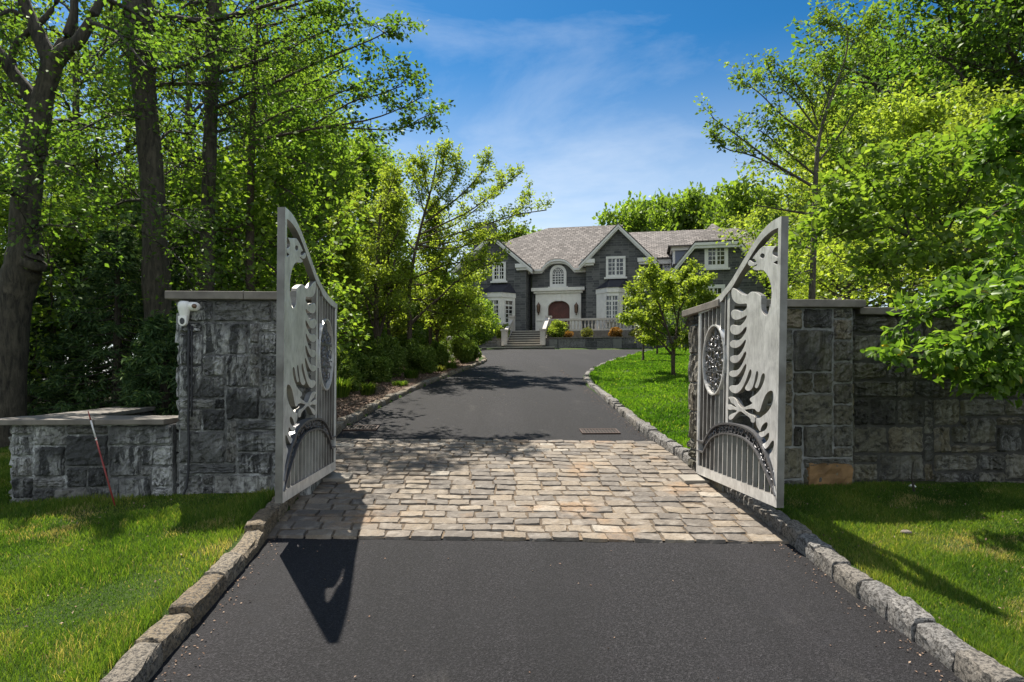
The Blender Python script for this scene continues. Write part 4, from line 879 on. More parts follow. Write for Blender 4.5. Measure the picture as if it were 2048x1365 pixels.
# ================================================================= TERRACE, STEPS, BALUSTRADES
def HW(u, n_, z): return HO_ + HD * u + HN * n_ + np.array([0, 0, z])
def h_empty(name, u, n_, z, label, cat, group=None):
    e = empty(name, HW(u, n_, z), label, cat, group); e.rotation_euler = (0, 0, -PHI); return e
nT = 5.2                                          # terrace wall face
us0, us1 = hu(1022, nT - 1.2, 690), hu(1088, nT - 1.2, 690)
zGr = lambda u, n_: float(g0(*HW(u, n_, 0)[:2])) - HZ0
zTp = hz(1250, 676, nT)
def hstone(e, u0, u1, n0, n1, z0, z1, seed, cell=.2, ends=True):
    rg = np.random.default_rng(seed); m = MB()
    stone_face(m, (u0, -n1, z0), (1, 0, 0), (0, 0, 1), (0, -1, 0), u1 - u0, z1 - z0, rg, cell, gap=.015, nu=3, nv=2)
    if ends: stone_face(m, (u0, -n0, z0), (0, -1, 0), (0, 0, 1), (-1, 0, 0), n1 - n0, z1 - z0, rg, cell, gap=.015, nu=3, nv=2); stone_face(m, (u1, -n1, z0), (0, 1, 0), (0, 0, 1), (1, 0, 0), n1 - n0, z1 - z0, rg, cell, gap=.015, nu=3, nv=2)
    m.build('stonework', M['stone_terrace'], e); k = MB(); bx(k, u0, u1, n0, n1, z0, z1); k.build('mortar_core', M['mortar'], e)
    c = MB(); bx(c, u0 - .05, u1 + .05, n0, n1 + .08, z1 + .003, z1 + .07); c.build('cap_stone', M['bluestone'], e)
uE = hu(1420, nT); zb = zGr(us1, nT) - .5
e = h_empty('terrace_wall', 0, 0, 0, 'low grey stone terrace wall under the balustrade, right of the steps', 'garden wall'); hstone(e, us1 + .35, uE, 2.4, nT, zb, zTp, 51)
for k, px in enumerate((1107, 1235)):                # buttress piers
    u = hu(px, nT); m = MB(); bx(m, u - .28, u + .28, nT - .2, nT + .12, zb, zTp - .06); m.build('pier', M['house_stone'], e)
e = h_empty('terrace_wall', 0, 0, 0, 'low grey stone terrace wall left of the steps, below the left bay', 'garden wall'); zT2 = hz(985, 680, nT); hstone(e, hu(945, nT), us0 - .35, 2.4, nT, zb, zT2, 52)
tp = MB(); bx(tp, us0 - 10, uE, -2, 2.9, base - 2, -.02); o = tp.build('terrace_paving', M['bluestone']); o.location = HO_; o.rotation_euler = (0, 0, -PHI); tag(o, kind='structure')
so_ = MB(); bx(so_, hu(945, nT), us0 - .4, 2.4, nT - .1, zT2 - .3, zT2 + .05); bx(so_, us1 + .4, uE, 2.9, nT - .1, zTp - .3, zTp + .05); o = so_.build('planting_soil', M['mulch']); o.location = HO_; o.rotation_euler = (0, 0, -PHI); tag(o, kind='structure')
# steps
simple('house_riser', (.13, .12, .11), .9); simple('step_tread', (.42, .39, .34), .85, 0, .15, 3)
e = h_empty('front_steps', 0, 0, 0, 'broad stone steps climbing to the arched front door', 'steps'); NS = 8; zs0 = zGr(0, nT + .6); 
for k in range(NS):
    z1 = zs0 + (0 - zs0) * (k + 1) / NS; n1 = nT + .9 - k * .36; wl = 1.6 if k < 1 else (0.15 if k < 2 else 0)
    m = MB(); bx(m, us0 - wl, us1 + wl * .6, n1 - .42 if k < NS - 1 else 2.9, n1 - .03, zs0 - .5, z1 - .06); so2 = m.build('step', M['house_riser'], e); m = MB(); bx(m, us0 - wl - .02, us1 + wl * .6 + .02, n1 - .38, n1 + .04, z1 - .057, z1); m.build('tread', M['step_tread'], so2)
# balustrades
bal_prof = [(.05, 0), (.065, .04), (.04, .08), (.07, .22), (.06, .32), (.03, .46), (.045, .56), (.06, .60)]
def balustrade(pA, pB, label, newel=(True, True)):
    """pA, pB = (u, n, z foot) ; rail follows the slope"""
    A_, B_ = np.array(pA, float), np.array(pB, float); e = h_empty('balustrade', A_[0], A_[1], A_[2], label, 'balustrade'); D_ = B_ - A_; loc = lambda t: np.array([D_[0] * t, -D_[1] * t, D_[2] * t])
    L_ = np.linalg.norm(D_[:2]); nb = int(L_ / .24); per = np.array([D_[1], D_[0], 0]) / L_ * 1.0
    for nm, z0, z1, hw in (('bottom_rail', .0, .12, .10), ('handrail', .73, .87, .12)):
        m = MB(); p = per * hw; a, b = loc(0), loc(1); zv = np.array([0, 0, 1.0])
        m.hexa([a - p + zv * z0, b - p + zv * z0, b + p + zv * z0, a + p + zv * z0, a - p + zv * z1, b - p + zv * z1, b + p + zv * z1, a + p + zv * z1]); m.build(nm, M['baluster'], e, fixn=True)
    first = None
    for k in range(nb):
        c = loc((k + .5) / nb)
        if first is None:
            m = MB(); m.lathe((0, 0, .12), bal_prof, 8); first = m.build('baluster', M['baluster'], e, smooth=True); first.location = c
        else:
            o = first.copy(); col.objects.link(o); o.parent = e; o.location = c
    for t, on in zip((0, 1), newel):
        if on:
            c = loc(t); m = MB(); m.box(c + np.array([0, 0, .48]), (.34, .34, .98)); m.box(c + np.array([0, 0, 1.03]), (.44, .44, .12)); m.build('newel_post', M['baluster'], e)
nb_ = 2.7
balustrade((us1 + .15, nb_, 0), (uE, nb_, 0), 'long pale stone balustrade along the terrace right of the steps', (True, True))
balustrade((us1 + .15, nT + .35, zs0 + .30), (us1 + .15, nb_ + .45, .05), 'sloping stone balustrade on the right side of the steps', (True, False))
balustrade((us0 - .15, nT + .35, zs0 + .30), (us0 - .15, nb_ + .2, .05), 'sloping stone balustrade on the left side of the steps')
# ================================================================= VEGETATION
def unit(v): return v / (np.linalg.norm(v, axis=-1, keepdims=True) + 1e-9)
def tubes(P, Rr, n):
    """P (N,k,3), Rr (N,k) -> verts, faces of N tapered tubes"""
    N, k, _ = P.shape; T = unit(np.gradient(P, axis=1)); up = np.zeros_like(T); up[..., 2] = 1; vert = np.abs(T[..., 2]) > .9; up[vert] = (1, 0, 0)
    A = unit(np.cross(T, up)); B = np.cross(T, A); an = np.arange(n) * 2 * math.pi / n
    V = P[:, :, None] + Rr[:, :, None, None] * (A[:, :, None] * np.cos(an)[None, None, :, None] + B[:, :, None] * np.sin(an)[None, None, :, None])
    i = np.arange(k - 1)[:, None] * n; j = np.arange(n)[None]; f = np.stack([i + j, i + (j + 1) % n, i + n + (j + 1) % n, i + n + j], -1).reshape(-1, 4)
    F_ = f[None] + (np.arange(N) * k * n)[:, None, None]; return V.reshape(-1, 3), F_.reshape(-1, 4)
def join(parts):
    V = []; Fs = []; n_ = 0
    for v_, f in parts: V.append(v_); Fs.append(f + n_); n_ += len(v_)
    return np.concatenate(V), np.concatenate(Fs)
def leaves(P, size, rg, up=.7, kind='diamond', dirs=None, aspect=.62, droop=.25):
    """leaf faces at points P"""
    N = len(P); nrm = unit(rg.normal(0, 1, (N, 3)) * (1 - up) + np.array([0, 0, up]) + rg.normal(0, .25, (N, 3)))
    d = rg.normal(0, 1, (N, 3)) if dirs is None else dirs + rg.normal(0, .45, (N, 3)); d[:, 2] -= droop
    d = unit(d - nrm * (d * nrm).sum(1)[:, None]); s = np.cross(nrm, d); L = (size * rg.uniform(.7, 1.25, N))[:, None]; w = L * aspect * .5
    if kind == 'diamond':
        b = P; l = P + d * L * .5 + s * w + nrm * L * .08; r = P + d * L * .5 - s * w + nrm * L * .08; t = P + d * L - nrm * L * .10
        V = np.stack([b, r, t, l], 1).reshape(-1, 3); Fc = np.arange(4 * N).reshape(N, 4); k = 4
    elif kind == 'tri':
        V = np.stack([P - s * w, P + s * w, P + d * L], 1).reshape(-1, 3); Fc = np.arange(3 * N).reshape(N, 3); k = 3
    else:  # pointed oval, folded along the midrib
        b = P; m1 = P + d * L * .45 - nrm * L * .03; t = P + d * L - nrm * L * .14
        l1 = P + d * L * .28 + s * w + nrm * L * .05; l2 = P + d * L * .68 + s * w * .78 + nrm * L * .01; r1 = P + d * L * .28 - s * w + nrm * L * .05; r2 = P + d * L * .68 - s * w * .78 + nrm * L * .01
        V = np.stack([b, m1, t, l1, l2, r1, r2], 1).reshape(-1, 3); base_ = (np.arange(N) * 7)[:, None]
        Fc = np.concatenate([base_ + np.array([0, 1, 4, 3]), base_ + np.array([1, 2, 2, 4]), base_ + np.array([0, 5, 6, 1]), base_ + np.array([1, 6, 6, 2])]); 
        Fc = np.concatenate([base_ + np.array([0, 1, 4, 3]), base_ + np.array([0, 5, 6, 1])]); k = 7
        T3 = np.concatenate([base_ + np.array([1, 2, 4]), base_ + np.array([1, 6, 2])])
        # as triangles throughout
        Fc = np.concatenate([Fc[:, [0, 1, 2]], Fc[:, [0, 2, 3]], T3])
    return V, Fc, k
def grow(rg, H, r0, cb, Rc, nl, nsub=6, ntw=5, lean=(0, 0), rise=(.25, .9), shape='oval', wob=.04, curve=.25, trunk=None, sub_f=.42, tw_f=.40, droop=0.0):
    """local skeleton; returns trunk/limb/sub/twig polylines"""
    if trunk is None:
        k = 9; t = np.linspace(0, 1, k); tp = np.stack([lean[0] * t ** 1.3 * H + rg.normal(0, wob, k).cumsum() * .5 * (t > 0), lean[1] * t ** 1.3 * H + rg.normal(0, wob, k).cumsum() * .5 * (t > 0), t * H * .96], 1); tr_ = r0 * (1 - t * .93) ** .9; tr_[0] *= 1.35
    else: tp, tr_ = trunk
    zz = tp[:, 2]; out = []
    tl = cb + (1 - cb) * (np.arange(nl) + .5) / nl * .97; az = np.arange(nl) * 2.39996 + rg.random() * 6 + rg.normal(0, .3, nl)
    f = (tl - cb) / (1 - cb)
    if shape == 'oval': ex = np.sqrt(np.clip(1 - ((f - .38) / .66) ** 2, .05, 1))
    elif shape == 'cone': ex = (1 - f) ** .75 + .06
    elif shape == 'vase': ex = .55 + .6 * f
    elif shape == 'dome': ex = np.sqrt(np.clip(1 - f ** 2.2, .06, 1))
    else: ex = np.ones(nl)
    L = Rc * ex * rg.uniform(.75, 1.12, nl)
    start = np.stack([np.interp(tl * H * .96, zz, tp[:, q]) for q in range(3)], 1); ri_ = rise[0] + (rise[1] - rise[0]) * f + rg.normal(0, .08, nl)
    d = np.stack([np.cos(az), np.sin(az), ri_], 1); d = unit(d); k = 7; t = np.linspace(0, 1, k)[None, :, None]
    LP = start[:, None] + d[:, None] * L[:, None, None] * t + np.array([0, 0, 1.0]) * (curve * L[:, None, None] * t ** 2) + rg.normal(0, .025, (nl, k, 3)).cumsum(1) * L[:, None, None] * (t > 0)
    lr = np.interp(tl * H * .96, zz, tr_) * .55 + .004; LR = lr[:, None] * (1 - .85 * np.linspace(0, 1, k)[None])
    # sub-branches
    ns = nl * nsub; li = np.repeat(np.arange(nl), nsub); st = np.tile((np.arange(nsub) + .6) / nsub, nl) * .82 + .15 + rg.normal(0, .03, ns); st = np.clip(st, .1, .98)
    idx = st * (k - 1); i0 = np.floor(idx).astype(int).clip(0, k - 2); fr = (idx - i0)[:, None]; SP0 = LP[li, i0] * (1 - fr) + LP[li, i0 + 1] * fr
    ld = unit(LP[li, i0 + 1] - LP[li, i0]); rv = rg.normal(0, 1, (ns, 3)); rv[:, 2] = rv[:, 2] * .6 + .15 - droop; sd = unit(ld * .75 + unit(rv) * .85); SL = L[li] * sub_f * (1.15 - .55 * st) * rg.uniform(.7, 1.2, ns)
    k2 = 4; t2 = np.linspace(0, 1, k2)[None, :, None]; SP = SP0[:, None] + sd[:, None] * SL[:, None, None] * t2 + np.array([0, 0, 1.0]) * ((curve * .5 - droop * .4) * SL[:, None, None] * t2 ** 2) + rg.normal(0, .03, (ns, k2, 3)).cumsum(1) * SL[:, None, None] * (t2 > 0)
    SR = (LR[li, i0] * .5 + .002)[:, None] * (1 - .8 * np.linspace(0, 1, k2)[None])
    # twigs
    nt = ns * ntw; si = np.repeat(np.arange(ns), ntw); st = np.tile((np.arange(ntw) + .7) / ntw, ns); idx = np.clip(st, .05, .99) * (k2 - 1); i0 = np.floor(idx).astype(int).clip(0, k2 - 2); fr = (idx - i0)[:, None]
    TP0 = SP[si, i0] * (1 - fr) + SP[si, i0 + 1] * fr; ld = unit(SP[si, i0 + 1] - SP[si, i0]); rv = rg.normal(0, 1, (nt, 3)); rv[:, 2] *= .5; td = unit(ld * .7 + unit(rv) * .8); TL = SL[si] * tw_f * rg.uniform(.7, 1.3, nt)
    t3 = np.linspace(0, 1, 3)[None, :, None]; TPp = TP0[:, None] + td[:, None] * TL[:, None, None] * t3; TR = (SR[si, i0] * .5 + .0015)[:, None] * (1 - .75 * np.linspace(0, 1, 3)[None])
    return tp, tr_, (LP, LR), (SP, SR), (TPp, TR)
def leaf_points(rg, TW, LM, per, spread, extra_limb=0):
    P = TW[0]; n_ = len(P); t = rg.random((n_, per)); idx = t * 2; i0 = np.floor(idx).astype(int).clip(0, 1); fr = (idx - i0)[..., None]; ii = np.arange(n_)[:, None]
    Q = P[ii, i0] * (1 - fr) + P[ii, i0 + 1] * fr; D = np.broadcast_to(unit(P[:, 2] - P[:, 0])[:, None], Q.shape)
    Q = Q + rg.normal(0, 1, Q.shape) * spread * np.array([1, 1, .55]); return Q.reshape(-1, 3), D.reshape(-1, 3)
def tree(name, label, cat, base, H, r0, cb, Rc, nl, mat='leaf_mid', bk='bark_grey', per=10, size=.09, spread=.10, seed=1, group=None, kind='diamond', nsub=6, ntw=5, twigs=True, up=.6, aspect=.62, bias=0.0, **kw):
    rg = np.random.default_rng(seed); e = empty(name, base, label, cat, group)
    tp, tr_, LMB, SB, TW = grow(rg, H, r0, cb, Rc, nl, nsub, ntw, **kw)
    parts = [tubes(tp[None], tr_[None], 10), tubes(*LMB, 6), tubes(*SB, 4)]
    if twigs: parts.append(tubes(*TW, 3))
    V, Fs = join(parts); fast_mesh('trunk', V, Fs, M[bk], e, smooth=True)
    Q, D = leaf_points(rg, TW, LMB, per, spread); V, Fc, k = leaves(Q, size, rg, up, kind, D, aspect)
    cl = np.repeat(rg.random(len(TW[0])), per); rn = np.clip(.35 * cl + .65 * rg.random(len(Q)) + bias, 0, .94); sp_ = rg.random(len(Q)) < .01; rn[sp_] = 1
    fast_mesh('crown', V, Fc, M[mat], e, np.repeat(rn, k)); return e
def copy_tree(src, loc, sc_, rz, label, seed=0):
    o = src.copy(); col.objects.link(o); o.location = [float(v) for v in loc]; o.scale = (sc_[0], sc_[0], sc_[1]) if hasattr(sc_, '__len__') else (sc_,) * 3; o.rotation_euler = (0, 0, rz); o['label'] = label
    for ch in list(src.children):
        c = ch.copy(); col.objects.link(c); c.parent = o
    return o
def wp(px, Y, dz=0.0, d=None):
    """world point on the terrain at depth Y under image column px"""
    r_ = ray(px, HZ); t = Y / r_[1]; x = float(r_[0] * t); return np.array([x, Y, float(g0(x, Y)) + .05 + dz])
def topz(px, py, Y): return float(on_y(px, py, Y)[2])
# ---- traced trunks on the left (pixel path, width in px, depth)
def traced(path, Y, base, kin=0.0):
    P = []; r_ = []
    for i, (px, py, w) in enumerate(path):
        p = on_y(px, py, Y + kin * i); P.append(p - base); r_.append(w / 2 / F * Y)
    P = np.array(P); r_ = np.array(r_); t = np.linspace(0, 1, len(P)); tt = np.linspace(0, 1, len(P) * 4)
    return np.stack([np.interp(tt, t, P[:, q]) for q in range(3)], 1), np.interp(tt, t, r_)
def smooth_tube(path, rad, it=2):
    for _ in range(it):
        path = np.concatenate([path[:1], (path[:-2] + 2 * path[1:-1] + path[2:]) / 4, path[-1:]]); rad = np.concatenate([rad[:1], (rad[:-2] + 2 * rad[1:-1] + rad[2:]) / 4, rad[-1:]])
    return path, rad
def branchy(name, label, cat, base, Y, trunks, limbs, mat, bk, seed, per=9, size=.10, spread=.10, sub=7, sl=1.1, tw=5, group=None, kind='diamond', ext=None, updir=.1, aspect=.62, sub_r=.35, bias=0.0, up=.6, lfrom=.1, kd=0.0, tl_=.42):
    """tree whose trunk and main limbs follow traced paths (px, py, width px, depth offset)"""
    rg = np.random.default_rng(seed); e = empty(name, base, label, cat, group); parts = []; LP = []; LR_ = []
    for path in trunks:
        P = np.array([on_y(px, py, Y + dy) - base for px, py, w, dy in path]); r_ = np.array([w / 2 / F * Y for _, _, w, _ in path]); t = np.linspace(0, 1, len(P)); tt = np.linspace(0, 1, len(P) * 3)
        p2 = np.stack([np.interp(tt, t, P[:, q]) for q in range(3)], 1); r2 = np.interp(tt, t, r_); p2, r2 = smooth_tube(p2, r2); r2 = r2 * (1 + rg.normal(0, .03, len(r2))); parts.append(tubes(p2[None], r2[None], 12))
    for path in limbs:
        P = np.array([on_y(px, py, Y + dy) - base for px, py, w, dy in path]); r_ = np.array([w / 2 / F * Y for _, _, w, _ in path]); t = np.linspace(0, 1, len(P)); tt = np.linspace(0, 1, 13)
        p2 = np.stack([np.interp(tt, t, P[:, q]) for q in range(3)], 1); r2 = np.interp(tt, t, r_); p2 = p2 + rg.normal(0, .012, p2.shape).cumsum(0) * np.linalg.norm(P[-1] - P[0]) * .12; p2, r2 = smooth_tube(p2, r2, 1); LP.append(p2); LR_.append(r2)
    LP = np.array(LP); LR_ = np.array(LR_); parts.append(tubes(LP, LR_, 6)); nl = len(LP)
    ns = nl * sub; li = np.repeat(np.arange(nl), sub); st = np.tile((np.arange(sub) + .7) / sub, nl) * (1 - lfrom) + lfrom; idx = np.clip(st, 0, .995) * 12; i0 = np.floor(idx).astype(int).clip(0, 11); fr = (idx - i0)[:, None]
    S0 = LP[li, i0] * (1 - fr) + LP[li, i0 + 1] * fr; ld = unit(LP[li, i0 + 1] - LP[li, i0]); rv = unit(rg.normal(0, 1, (ns, 3)) * np.array([1, 1, .7]) + np.array([0, 0, updir])); sd = unit(ld * .7 + rv * .9)
    SL = sl * (1.15 - .6 * st) * rg.uniform(.6, 1.2, ns); t2 = np.linspace(0, 1, 4)[None, :, None]; SP = S0[:, None] + sd[:, None] * SL[:, None, None] * t2 + np.array([0, 0, updir * .6]) * SL[:, None, None] * t2 ** 2 + rg.normal(0, .04, (ns, 4, 3)).cumsum(1) * SL[:, None, None] * (t2 > 0)
    SR = (LR_[li, i0] * sub_r + .003)[:, None] * (1 - .8 * np.linspace(0, 1, 4)[None]); parts.append(tubes(SP, SR, 4))
    nt = ns * tw; si = np.repeat(np.arange(ns), tw); st = np.tile((np.arange(tw) + .8) / tw, ns); idx = np.clip(st, .05, .99) * 3; i0 = np.floor(idx).astype(int).clip(0, 2); fr = (idx - i0)[:, None]
    T0 = SP[si, i0] * (1 - fr) + SP[si, i0 + 1] * fr; ld = unit(SP[si, i0 + 1] - SP[si, i0]); rv = rg.normal(0, 1, (nt, 3)) * np.array([1, 1, .5]); td = unit(ld * .8 + unit(rv) * .8); TL = SL[si] * tl_ * rg.uniform(.6, 1.2, nt)
    t3 = np.linspace(0, 1, 3)[None, :, None]; TP = T0[:, None] + td[:, None] * TL[:, None, None] * t3; TR = (SR[si, i0] * .5 + .002)[:, None] * (1 - .7 * np.linspace(0, 1, 3)[None]); parts.append(tubes(TP, TR, 3))
    V, Fs = join(parts); fast_mesh('trunk', V, Fs, M[bk], e, smooth=True)
    Q, D = leaf_points(rg, (TP, TR), None, per, spread); V, Fc, k = leaves(Q, size, rg, up, kind, D, aspect)
    cl = np.repeat(rg.random(len(TP)), per); rn = np.clip(.35 * cl + .65 * rg.random(len(Q)) + bias, 0, .94); rn[rg.random(len(Q)) < .012] = 1
    fast_mesh('crown', V, Fc, M[mat], e, np.repeat(rn, k)); return e
# T1 gnarled tree at the far left
Y1 = 10.2; b1 = wp(12, Y1); 
branchy('gnarled_tree', 'old gnarled tree with a burl on its trunk at the left edge', 'tree', b1, Y1,
  [[(4, 920, 80, 0), (8, 800, 70, 0), (16, 680, 64, 0), (26, 600, 60, 0), (40, 560, 68, 0), (50, 525, 66, 0), (46, 490, 48, 0), (52, 400, 50, 0), (66, 300, 46, 0), (80, 215, 40, 0), (95, 160, 36, 0), (108, 120, 36, 0)],
   [(50, 575, 20, 0), (60, 545, 46, -.05), (68, 520, 44, -.08), (76, 500, 26, -.1), (80, 490, 6, -.1)],
   [(75, 230, 30, 0), (55, 180, 26, 0), (28, 150, 24, 0), (0, 108, 22, 0), (-30, 70, 20, 0)],
   [(104, 130, 34, 0), (84, 84, 28, 0), (62, 40, 22, 0), (44, -10, 20, 0), (30, -60, 16, 0), (10, -150, 8, .2), (5, -220, 3, .3)],
   [(108, 125, 32, 0), (130, 100, 30, 0), (158, 85, 24, 0), (180, 45, 18, 0), (205, -5, 16, 0), (225, -60, 14, 0), (240, -150, 8, 0), (236, -230, 3, 0)],
   [(112, 112, 24, .1), (140, 62, 18, .1), (150, 20, 15, .1), (145, -40, 12, .1), (140, -130, 4, .1)],
   [(30, 150, 14, .1), (22, 110, 12, .1), (32, 84, 14, .1), (60, 62, 12, .1), (100, 30, 10, .1), (125, -20, 8, .1), (128, -90, 3, .1)]],
  [[(50, 330, 14, 0), (90, 315, 8, -.6), (150, 330, 4, -1.4)], [(50, 400, 12, 0), (10, 380, 7, -.7), (-60, 390, 3, -1.4)], [(70, 260, 14, 0), (120, 240, 9, .6), (210, 260, 4, 1.5)],
   [(205, -5, 12, 0), (260, 20, 8, .4), (320, 80, 4, .8)], [(62, 40, 12, 0), (20, 20, 8, -.3), (-50, 60, 4, -.8)], [(180, 45, 10, 0), (230, 60, 6, -.6), (290, 130, 3, -1.2)], [(45, 480, 8, 0), (90, 450, 5, -.5), (150, 455, 3, -1)], [(0, 108, 10, 0), (-20, 180, 6, -.5), (-30, 260, 3, -1)]],
  'leaf_deep', 'bark_dark', 101, per=12, size=.078, spread=.13, sub=9, sl=1.0)
Y2 = 11.4; b2 = wp(320, Y2)
branchy('tall_tree', 'tall straight tree with a thick mottled trunk behind the low wall', 'tree', b2, Y2,
  [[(328, 920, 72, 0), (325, 830, 66, 0), (320, 700, 54, 0), (312, 560, 48, 0), (308, 400, 44, 0), (296, 260, 42, 0), (284, 130, 44, 0), (270, 0, 48, 0), (262, -90, 44, 0), (258, -220, 30, 0), (262, -360, 12, 0)], [(300, 100, 14, 0), (305, 50, 13, 0), (300, 0, 12, 0), (290, -60, 10, 0)]],
  [[(288, 18, 14, 0), (340, 34, 12, 0), (420, 42, 10, 0), (520, 16, 7, -.3), (600, -5, 4, -.6)], [(306, 170, 9, 0), (380, 168, 7, .2), (470, 165, 4, .5)], [(306, 140, 9, 0), (370, 130, 6, -.5), (440, 100, 3, -1)], [(296, 240, 8, 0), (230, 225, 5, -.6), (160, 260, 3, -1.2)],
   [(305, 400, 8, 0), (250, 400, 5, .6), (190, 430, 3, 1.2)], [(305, 420, 7, 0), (350, 430, 4, -.7), (400, 470, 3, -1.4)], [(310, 480, 7, 0), (360, 520, 4, -.4), (400, 570, 3, -.8)], [(275, 60, 10, 0), (220, 90, 6, -.6), (170, 150, 3, -1.2)], [(270, 10, 10, 0), (340, -20, 7, .5), (420, 10, 4, 1)], [(300, 300, 7, 0), (340, 260, 5, .5), (390, 270, 3, 1)]],
  'leaf_deep', 'bark_dark', 102, per=8, size=.080, spread=.14, sub=9, sl=1.05)
Y3 = 12.4; b3 = wp(412, Y3)
branchy('dark_tree', 'slimmer dark tree rising behind the left pillar cap', 'tree', b3, Y3,
  [[(412, 800, 34, 0), (413, 580, 29, 0), (416, 420, 27, 0), (420, 280, 26, 0), (425, 130, 27, 0), (428, 0, 30, 0), (430, -90, 26, 0), (428, -200, 18, 0), (432, -320, 7, 0)]],
  [[(422, 150, 9, 0), (480, 135, 7, 0), (560, 110, 4, -.4), (610, 80, 3, -.8)], [(424, 105, 9, 0), (500, 100, 7, .2), (600, 60, 4, .5)], [(420, 220, 8, 0), (470, 200, 6, -.3), (530, 170, 4, -.6)], [(418, 270, 7, 0), (460, 255, 5, .3), (540, 240, 3, .8)], [(416, 330, 6, 0), (370, 320, 4, -.4), (330, 350, 3, -.8)],
   [(424, 40, 9, 0), (500, 30, 7, 0), (590, 10, 5, 0), (680, -20, 3, 0)], [(413, 460, 6, 0), (380, 470, 4, .5), (350, 500, 3, 1)], [(426, 0, 8, 0), (370, 10, 5, -.5), (340, 60, 3, -1)]],
  'leaf_deep', 'bark_dark', 103, per=9, size=.082, spread=.15, sub=9, sl=1.1)
Y4 = 13.0; b4 = wp(500, Y4)
branchy('slender_tree', 'slender tree with long thin limbs reaching out into the blue sky', 'tree', b4, Y4,
  [[(497, 820, 22, 0), (500, 580, 17, 0), (500, 440, 15, 0), (503, 300, 13, 0), (508, 180, 11, 0), (516, 60, 8, 0), (524, -30, 6, 0), (528, -120, 3, 0)]],
  [[(502, 285, 6, 0), (560, 272, 5, 0), (640, 255, 4, 0), (740, 240, 3, 0), (800, 215, 2, 0), (835, 196, 2, 0)], [(640, 255, 4, 0), (720, 258, 3, .1), (800, 262, 2, .1), (840, 236, 2, .1), (880, 222, 2, .1)], [(503, 190, 7, 0), (560, 160, 5, 0), (650, 118, 4, 0), (720, 90, 3, 0), (760, 72, 2, 0), (795, 44, 2, 0)],
   [(503, 260, 5, 0), (560, 225, 4, .1), (660, 190, 3, .2), (740, 160, 2, .2), (803, 148, 2, .2)], [(508, 190, 5, 0), (560, 190, 4, .3), (640, 160, 3, .6), (700, 130, 2, .8)], [(514, 60, 6, 0), (570, 45, 5, -.2), (650, 25, 3, -.4), (700, 10, 2, -.6)], [(510, 120, 6, 0), (580, 95, 5, 0), (680, 50, 3, 0), (740, 45, 2, 0), (775, 70, 2, 0)],
   [(503, 285, 5, 0), (560, 310, 4, -.3), (620, 330, 3, -.6)], [(512, 90, 5, 0), (470, 70, 4, .3), (440, 100, 3, .6)], [(500, 440, 5, 0), (470, 460, 4, -.4), (430, 455, 3, -.8)], [(502, 340, 5, 0), (540, 360, 4, -.4), (590, 390, 3, -.8)], [(500, 500, 5, 0), (440, 470, 4, -.1), (400, 452, 3, -.3)], [(600, 265, 3, .1), (700, 205, 3, .1), (760, 190, 2, .1), (808, 172, 2, .1)]],
  'leaf_deep', 'bark_thin', 104, per=11, size=.095, spread=.075, sub=10, sl=.78, tl_=.36)
# forest variants for the left wood
wood = 'trees of the left wood'
F1 = tree('maple_tree', 'green maple at the left in the wood, nearest the gnarled tree', 'tree', wp(150, 17), 13, .16, .12, 3.6, 26, 'leaf_mid', 'bark_dark', per=11, size=.14, spread=.22, seed=201, group=wood, nsub=7, ntw=5)
F2 = tree('maple_tree', 'broad leafy maple in the wood between the thick trunk and the dark tree', 'tree', wp(380, 19), 14, .18, .10, 4.0, 28, 'leaf_mid', 'bark_dark', per=11, size=.15, spread=.24, seed=202, group=wood, nsub=7, ntw=5, shape='dome')
F3 = tree('maple_tree', 'deep green maple above the left gate leaf', 'tree', wp(590, 23), 8.4, .16, .10, 2.9, 26, 'leaf_mid', 'bark_dark', per=14, size=.15, spread=.20, seed=203, group=wood, nsub=7, ntw=5, shape='dome')
for i, (src, px, Y, s, rz, lb) in enumerate([(F1, -120, 18, 1.0, 1.2, 'maple half cut off by the left edge of the picture'), (F2, 40, 24, .95, 2.2, 'tall maple behind the gnarled tree'), (F1, 255, 25, 1.0, 4.0, 'maple showing left of the thick mottled trunk'),
      (F2, 500, 24, 1.05, .7, 'maple behind the slender tree'), (F1, 560, 24, .84, 2.6, 'maple just left of the left gate tip'), (F3, 560, 28, 1.5, 1.9, 'far maple whose top shows by the sky'), (F3, 735, 31, 1.12, 3.3, 'rounded maple at the right end of the wood'),
      (F2, 150, 34, .85, 5.1, 'far maple in the gap right of the gnarled tree'), (F1, 350, 36, .9, .3, 'far maple seen between the two thick trunks'), (F3, 690, 33, 1.25, 5.5, 'far rounded maple behind the light green trees'), (F2, -160, 26, 1.0, 3.9, 'maple at the very left, deep in the wood'), (F1, 440, 44, 1.0, 2.0, 'farthest maple straight behind the dark tree')]):
    copy_tree(src, wp(px, Y, -.1), s, rz, lb)
for px, x_, y_, s, rz, lb in ((0, -15, 10, .95, .8, 'maple beyond the left end of the low wall'), (0, -20, 17, 1.1, 2.8, 'maple farther left in the wood'), (0, -26, 9, 1.0, 4.4, 'leftmost maple of the wood'), (0, -24, 26, 1.2, 5.9, 'deep wood maple at the far left')):
    copy_tree(F1 if s < 1.05 else F2, (x_, y_, float(g0(x_, y_)) - .1), s, rz, lb)
